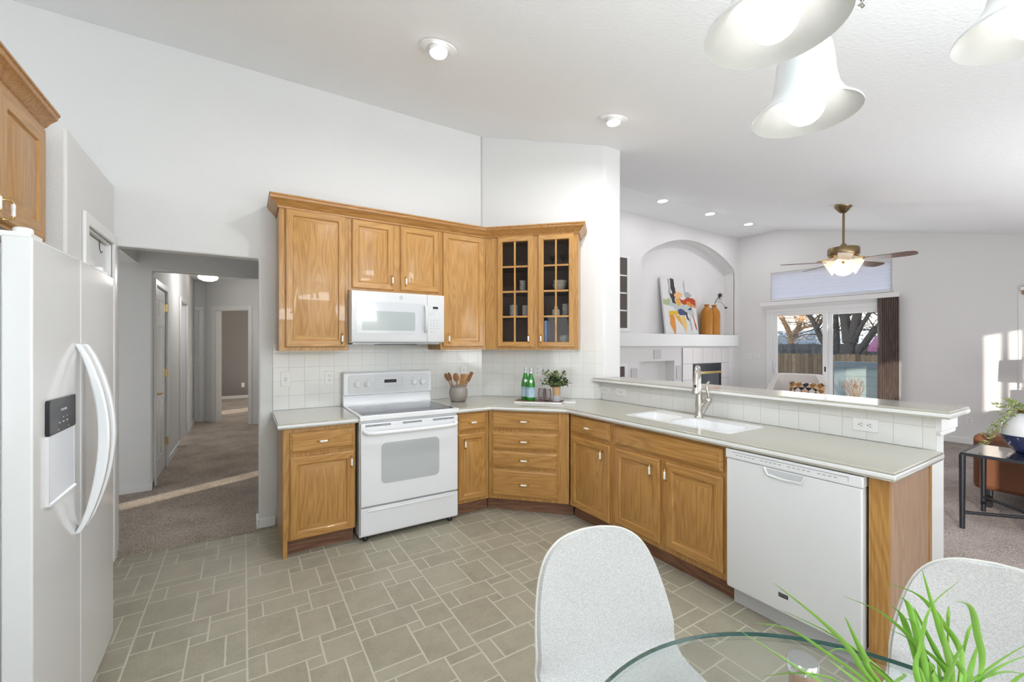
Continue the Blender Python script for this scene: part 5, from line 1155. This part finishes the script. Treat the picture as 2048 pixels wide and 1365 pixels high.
# dried arrangement near the slider
dt = T('dried_branches', 'dried branching twigs in a floor vase beside the vertical blinds', 'dried plant', (8.25, 2.86, .012)); bm = NB(); lathe(bm, [(0, 0), (.09, 0), (.12, .15), (.10, .32), (.05, .40), (.055, .42), (.045, .42), (0, .35)], 24); O('vase', bm, greyc, dt, smooth=50)
bm = NB(); rg = random.Random(8)
for _ in range(34):
    a = rg.uniform(0, 6.28); R_ = rg.uniform(.05, .17); tube(bm, bez([(0, 0, .38), (R_*.4*math.cos(a), R_*.4*math.sin(a), .58), (R_*math.cos(a), R_*math.sin(a), rg.uniform(.68, .86)), (R_*1.1*math.cos(a+.4), R_*1.1*math.sin(a+.4), rg.uniform(.78, .90))], 4), [.004]*5+[.0028]*8, 5)
sphere(bm, (0, 0, .76), .03, 1, 1, 1.2); O('twigs', bm, dried, dt)

# ------------------------------------------------------------------ dining set
tcx, tcy = .745, .155
gt = T('dining_table', 'round clear glass dining table with wooden legs and chrome discs', 'table', (tcx, tcy, 0))
bm = NB(); lathe(bm, [(0, .740), (.4985, .740), (.4985, .750), (0, .750)], 96, caps=False); tt = O('glass_top', bm, tableglass, gt, smooth=40)
bm = NB(); lathe(bm, [(.498, .7402), (.5005, .7415), (.5005, .7485), (.498, .7498)], 96, caps=False); O('glass_edge', bm, tedge, tt, smooth=60)
for k_ in range(4):
    a = PI/4+k_*PI/2; x, y = .435*math.cos(a), .435*math.sin(a)
    bm = NB(); tube(bm, [(x*.98, y*.98, .715), (x*1.08, y*1.08, 0.0005)], [.028, .018], 14); lg_ = O('leg', bm, legwood, gt, smooth=40)
    bm = NB(); lathe(bm, [(0, .7145), (.030, .7145), (.031, .718), (.031, .736), (.029, .7395), (0, .7395)], 28, cx=x, cy=y); O('chrome_disc', bm, chrome, lg_, smooth=40)
bm = NB()
for a in (0, PI/2): 
    c0 = PI/4+a; cyl(bm, (.40*math.cos(c0), .40*math.sin(c0), .60), (-.40*math.cos(c0), -.40*math.sin(c0), .60), .012, n=10)
O('cross_brace', bm, chrome, gt, smooth=40)
# shell chairs: local frame, sitter faces -y, backrest at +y
def chair(loc, rz, label, leg_mat=legwood):
    r = T('dining_chair', label, 'chair', loc, rz, 'upholstered shell chairs at the glass table')
    prof = [(-.235, .435, .190, 0), (-.21, .450, .205, .012), (-.10, .445, .225, .03), (.02, .435, .232, .035), (.10, .440, .232, .04), (.150, .475, .232, .050), (.178, .53, .230, .050), (.198, .60, .228, .045), (.215, .68, .216, .035), (.228, .75, .197, .026), (.236, .80, .170, .018), (.240, .832, .132, .012), (.242, .848, .088, .006), (.243, .855, .035, .002)]
    pv = [Vector((a, b, 0)) for a, b, _, _ in prof]
    m_ = 14; bm = NB(); rows = []
    # smooth the profile
    P3 = [Vector((a, b, w_)) for a, b, w_, _ in prof]; K3 = [Vector((k_, 0, 0)) for *_, k_ in prof]; PP = bez(P3, 3); KK = bez(K3, 3)
    for q, kk in zip(PP, KK):
        row = []
        for j in range(m_+1):
            u = 2*j/m_-1; up_ = kk.x*(abs(u)**2.2)*1.15
            back = min(1, max(0, (q.y-.45)/.12))
            row.append(bm.verts.new((q.z*math.sin(u*PI/2)*1.0 if False else q.z*u*(1-.0*abs(u)), q.x-up_*back, q.y+up_*(1-back))))
        rows.append(row)
    for a, b in zip(rows, rows[1:]):
        for j in range(m_): bm.faces.new((a[j], a[j+1], b[j+1], b[j]))
    edge = [rows[i][0].co.copy() for i in range(len(rows))]+[v.co.copy() for v in rows[-1][1:]]+[rows[i][-1].co.copy() for i in range(len(rows)-2, -1, -1)]+[v.co.copy() for v in reversed(rows[0][1:-1])]
    s = O('shell', bm, fabric, r, smooth=80); sd_ = s.modifiers.new('thickness', 'SOLIDIFY'); sd_.thickness = .018; sd_.offset = -1; sb = s.modifiers.new('round', 'BEVEL'); sb.width = .006; sb.segments = 3; sb.limit_method = 'ANGLE'; sb.angle_limit = math.radians(50)
    bm = NB(); tube(bm, edge, .0042, 6, closed=True); O('piping', bm, mat('pale_piping', (.66, .65, .60), .8) if 'pale_piping' not in bpy.data.materials else bpy.data.materials['pale_piping'], s, smooth=60)
    for x in (-1, 1):
        for y in (-1, 1): bm = NB(); cyl(bm, (x*.12, y*.11+.0, .415), (x*.21, y*.20+.0, .0005), .017, .011, n=12); O('leg', bm, leg_mat, r, smooth=50)
    return r
def chair_at(bx, by, label):
    # (bx,by): top of the backrest; chair looks at the table centre
    d = Vector((tcx-bx, tcy-by)).normalized(); rz = math.atan2(d.y, d.x)+PI/2     # local -y points at the table
    return chair((bx+d.x*.243, by+d.y*.243, 0), rz, label)
chair_at(.935, 1.02, 'light grey upholstered shell chair nearest the range, left of the glass table')
chair_at(1.70, .245, 'light grey upholstered shell chair in front of the peninsula end panel')
# grass plant
gp = T('grass_plant', 'bright green grass plant in a bowl on the glass table', 'plant', (.86, .19, .7505))
bm = NB(); lathe(bm, [(0, 0), (.045, 0), (.06, .02), (.072, .07), (.072, .11), (.068, .11), (.066, .07), (0, .03)], 28); O('bowl', bm, porcelain, gp, smooth=50)
BL = [[(0.77,0.193,1.137),(0.804,0.19,1.075),(0.842,0.185,1.008),(0.885,0.177,0.95)],[(0.814,0.245,1.083),(0.845,0.217,1.069),(0.864,0.197,1.036),(0.883,0.178,0.975)],[(0.852,0.175,1.107),(0.827,0.198,1.068),(0.824,0.208,1.009),(0.829,0.212,0.95)],[(0.774,0.285,1.056),(0.809,0.25,1.038),(0.839,0.218,1.0),(0.868,0.188,0.95)],[(0.832,0.255,1.006),(0.852,0.227,0.994),(0.857,0.209,0.973),(0.85,0.198,0.95)],[(0.753,0.159,1.119),(0.81,0.156,1.094),(0.86,0.159,1.038),(0.906,0.164,0.964)],[(0.549,0.273,1.148),(0.634,0.258,1.082),(0.706,0.251,1.02),(0.772,0.247,0.95)],[(0.747,0.363,1.004),(0.779,0.31,0.987),(0.791,0.269,0.973),(0.8,0.23,0.946)],[(0.687,0.25,1.072),(0.717,0.248,1.031),(0.747,0.247,0.993),(0.772,0.247,0.961)],[(0.577,0.313,1.067),(0.636,0.295,1.048),(0.701,0.273,1.001),(0.769,0.249,0.945)],[(0.718,0.422,0.951),(0.729,0.368,0.94),(0.734,0.319,0.934),(0.732,0.272,0.935)],[(0.712,0.289,0.984),(0.735,0.273,0.997),(0.765,0.254,0.978),(0.797,0.232,0.945)],[(0.724,0.377,0.892),(0.732,0.339,0.92),(0.74,0.301,0.938),(0.745,0.265,0.939)],[(0.98,0.123,1.008),(0.94,0.146,0.984),(0.907,0.165,0.959),(0.88,0.18,0.935)],[(1.039,0.128,0.964),(0.982,0.148,0.959),(0.934,0.162,0.95),(0.889,0.174,0.935)],[(0.79,0.157,1.054),(0.814,0.169,1.022),(0.836,0.181,0.985),(0.861,0.192,0.943)],[(0.876,0.229,1.034),(0.873,0.216,1.008),(0.87,0.201,0.98),(0.871,0.186,0.946)],[(0.822,0.323,0.917),(0.811,0.295,0.918),(0.794,0.27,0.924),(0.782,0.242,0.924)],[(0.989,0.129,0.948),(0.957,0.144,0.957),(0.927,0.156,0.957),(0.898,0.168,0.939)],[(1.0,0.179,0.976),(0.959,0.18,0.959),(0.922,0.178,0.948),(0.889,0.174,0.939)],[(0.868,0.244,0.928),(0.854,0.234,0.935),(0.824,0.234,0.939),(0.794,0.234,0.935)],[(0.737,0.168,1.102),(0.782,0.174,1.044),(0.828,0.179,0.997),(0.871,0.186,0.943)]]
rg = random.Random(21)
for _ in range(11):
    a = rg.uniform(-.6, 4.2); R_ = rg.uniform(.04, .15); h_ = rg.uniform(.93, 1.06)
    x1, y1 = .86+R_*math.cos(a), .19+R_*math.sin(a)
    if math.hypot(x1, y1) < .72: continue
    BL.append([(x1, y1, h_), (.86+R_*.75*math.cos(a), .19+R_*.75*math.sin(a), h_-.01), (.86+R_*.45*math.cos(a), .19+R_*.45*math.sin(a), .75+(h_-.75)*.72)])
bm = NB(); rg = random.Random(3)
for b_ in BL:
    pts = [Vector(p)-Vector((.86, .19, .7505)) for p in b_]; pts.append(Vector((rg.uniform(-.02, .02), rg.uniform(-.02, .02), .09)))
    cv = bez(pts, 6); n_ = len(cv); rows = []
    for i, p in enumerate(cv):
        d_ = (cv[min(i+1, n_-1)]-cv[max(i-1, 0)]).normalized(); s_ = d_.cross(Vector((.3, .5, 1)).normalized()).normalized(); w_ = .0038*min(1, (i/n_)*2.6)+.0003; nn = d_.cross(s_)
        rows.append([bm.verts.new(p-s_*w_), bm.verts.new(p+nn*w_*.5), bm.verts.new(p+s_*w_), bm.verts.new(p-nn*w_*.25)])
    for a, b in zip(rows, rows[1:]):
        for k_ in range(4): bm.faces.new((a[k_], a[(k_+1) % 4], b[(k_+1) % 4], b[k_]))
O('grass_blades', bm, grassm, gp, smooth=60)

# ------------------------------------------------------------------ outdoors
bm = NB(); box(bm, 8.92, 40, -20, 40, -.35, -.25); S(O('floor_patio', bm, groundm))
for fm_ in (fence_m, fence_g):
    g_ = N(fm_, 'ShaderNodeNewGeometry'); h_ = N(fm_, 'ShaderNodeHueSaturation'); mr_ = N(fm_, 'ShaderNodeMapRange'); mr_.inputs['To Min'].default_value = .55; mr_.inputs['To Max'].default_value = 1.35
    L(fm_, g_.outputs['Random Per Island'], mr_.inputs[0]); L(fm_, mr_.outputs[0], h_.inputs['Value'])
    src = bsdf(fm_).inputs['Base Color'].links[0].from_socket; L(fm_, src, h_.inputs['Color']); L(fm_, h_.outputs[0], bsdf(fm_).inputs['Base Color'])
def fence(name, label, x, y0, y1, z0, z1, m, bw=.14, grp=None, rails=True):
    r = T(name, label, 'fence', (x, y0, z0)); rg = random.Random(int(x*10)); bm = NB(); y = 0
    while y < y1-y0:
        h = z1-z0+rg.uniform(-.02, .02); c = .025
        prism(bm, [(y+.002, 0), (y+bw-.004, 0), (y+bw-.004, h-c), (y+bw-.004-c, h), (y+.002+c, h), (y+.002, h-c)], 0, .018, 'x'); y += bw
    O('pickets', bm, m, r)
    bm = NB()
    for z in (.3, (z1-z0)*.8): box(bm, .018, .055, 0, y1-y0, z, z+.09)
    O('rails', bm, m, r); return r
fence('picket_fence', 'brown weathered picket fence across the yard beyond the sliding door', 13.0, -2, 13, -.25, 1.19, fence_m, .105)
f2 = fence('picket_fence', 'darker grey picket fence further back behind the brown one', 17.5, -2, 18, -.25, 1.46, fence_g)
pp = T('siding_screen', 'low blue grey siding screen with trim on the patio', 'screen', (9.7, -.5, -.25))
bm = NB()
for k_ in range(7): prism(bm, [(-.002, .10+.16*k_), (.016, .10+.16*k_), (.0, .10+.16*(k_+1)), (-.01, .10+.16*(k_+1))], 0, 5.0-.25, 'y') if False else box(bm, .004*(k_ % 2), .03, 0, 4.12, .10+.165*k_, .10+.165*k_+.16)
O('lap_siding', bm, siding, pp)
bm = NB(); box(bm, -.02, .05, 4.02, 4.20, 0, 1.24); box(bm, -.02, .05, 0, 4.2, 1.24, 1.36); O('trim_boards', bm, sidingt, pp, bevel=.005)
def tree(loc, label, r0, branches, m, seed, twigs, spread):
    r = T('bare_tree', label, 'tree', loc); bm = NB(); rg = random.Random(seed)
    ends = []
    for pts, ra in branches:
        cv = bez(pts, 5); n_ = len(cv); tube(bm, cv, [.78*ra*(1-.5*i/n_) for i in range(n_)], 9); ends += cv[len(cv)//3:]
    O('trunk', bm, m, r, smooth=60)
    bm = NB()
    for _ in range(twigs):
        p = rg.choice(ends); d_ = Vector((rg.uniform(-.6, .6), rg.uniform(-1, 1), rg.uniform(-.25, 1))).normalized(); ln_ = rg.uniform(.5, 1.8)*spread; cv = [p, p+d_*ln_*.5+Vector((0, 0, rg.uniform(-.1, .1))), p+d_*ln_+Vector((0, 0, rg.uniform(-.2, .2)))]
        tube(bm, cv, [.022, .012, .005], 4)
        for _k in range(4):
            q = cv[1].lerp(cv[2], rg.random()); e_ = q+Vector((rg.uniform(-.3, .3), rg.uniform(-.5, .5), rg.uniform(-.3, .4))); tube(bm, [q, e_], [.007, .003], 3)
    O('twigs', bm, m, r)
    bm = NB()
    for _ in range(twigs*14):
        p = rg.choice(ends)+Vector((rg.uniform(-1, 1), rg.uniform(-1.5, 1.5), rg.uniform(-.6, 1.6)))*spread; s_ = .032
        bm.faces.new([bm.verts.new(p+Vector((rg.uniform(-s_, s_), rg.uniform(-s_, s_), rg.uniform(-s_, s_)))) for _ in range(3)])
    b_ = O('buds', bm, budm, r); return r
# big many-stemmed tree right
def loc_(o, *b): return [([tuple(p[i]-o[i] for i in range(3)) for p in pts], r_) for pts, r_ in b]
to = (15.0, 5.3, -.25)
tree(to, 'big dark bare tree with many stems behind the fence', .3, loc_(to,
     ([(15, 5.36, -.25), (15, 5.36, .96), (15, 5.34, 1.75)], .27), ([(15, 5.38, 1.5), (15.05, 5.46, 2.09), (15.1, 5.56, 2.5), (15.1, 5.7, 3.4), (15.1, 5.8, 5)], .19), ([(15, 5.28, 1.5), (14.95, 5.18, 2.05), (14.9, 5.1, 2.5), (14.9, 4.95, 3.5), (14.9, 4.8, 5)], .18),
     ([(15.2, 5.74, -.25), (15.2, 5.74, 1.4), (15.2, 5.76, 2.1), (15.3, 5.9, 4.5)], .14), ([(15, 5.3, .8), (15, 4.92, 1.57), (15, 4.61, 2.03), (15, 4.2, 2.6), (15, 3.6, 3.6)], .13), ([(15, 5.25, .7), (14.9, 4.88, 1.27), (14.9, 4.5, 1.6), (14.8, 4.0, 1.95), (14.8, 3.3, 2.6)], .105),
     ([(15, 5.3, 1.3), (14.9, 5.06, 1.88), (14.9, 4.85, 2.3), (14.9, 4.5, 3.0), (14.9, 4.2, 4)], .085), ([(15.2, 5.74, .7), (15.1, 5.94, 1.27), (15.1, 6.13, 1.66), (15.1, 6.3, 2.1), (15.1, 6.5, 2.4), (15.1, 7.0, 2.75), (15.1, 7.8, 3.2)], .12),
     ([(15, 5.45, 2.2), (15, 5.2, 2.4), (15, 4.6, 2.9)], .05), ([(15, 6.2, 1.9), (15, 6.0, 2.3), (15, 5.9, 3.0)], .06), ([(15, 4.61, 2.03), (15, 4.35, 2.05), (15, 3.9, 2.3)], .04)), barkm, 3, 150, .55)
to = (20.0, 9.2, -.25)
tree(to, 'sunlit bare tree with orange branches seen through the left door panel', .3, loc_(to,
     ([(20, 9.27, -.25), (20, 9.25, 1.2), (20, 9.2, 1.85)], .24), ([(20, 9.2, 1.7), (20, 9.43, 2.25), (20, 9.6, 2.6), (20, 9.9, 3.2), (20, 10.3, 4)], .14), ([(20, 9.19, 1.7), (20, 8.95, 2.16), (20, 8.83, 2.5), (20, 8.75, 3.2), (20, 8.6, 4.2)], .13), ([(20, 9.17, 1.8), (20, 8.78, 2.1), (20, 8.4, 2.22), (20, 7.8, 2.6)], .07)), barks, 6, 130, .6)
hs = T('neighbour_house', 'pale blue sided house behind the trees', 'house', (26, 2, -.25)); bm = NB(); box(bm, 0, 6, 0, 20, 0, 2.45)
O('walls', bm, housem, hs)
bm = NB()
for k_ in range(12): box(bm, -.02, 0, 0, 20, .18*k_+.15, .18*k_+.165)
O('siding_lines', bm, sidingt, hs)
for y in (11.5, 14.5, 17.5):
    bm = NB(); box(bm, -.05, 0, y, y+1.3, 1.2, 2.2); wv = O('window', bm, trimw, hs); bm = NB(); box(bm, -.07, -.05, y+.1, y+1.2, 1.3, 2.1); O('pane', bm, mat('house_window_glass', (.35, .42, .5), .1), wv)
pk = T('pink_umbrella', 'folded pink garden umbrella beyond the fence', 'umbrella', (14.1, 4.38, -.25)); bm = NB(); lathe(bm, [(.24, 1.50), (.22, 1.62), (.10, 1.86), (0, 1.95)], 9); O('canopy', bm, pinkm, pk)
bm = NB(); cyl(bm, (0, 0, 0), (0, 0, 1.6), .03); O('pole', bm, whitem, pk)
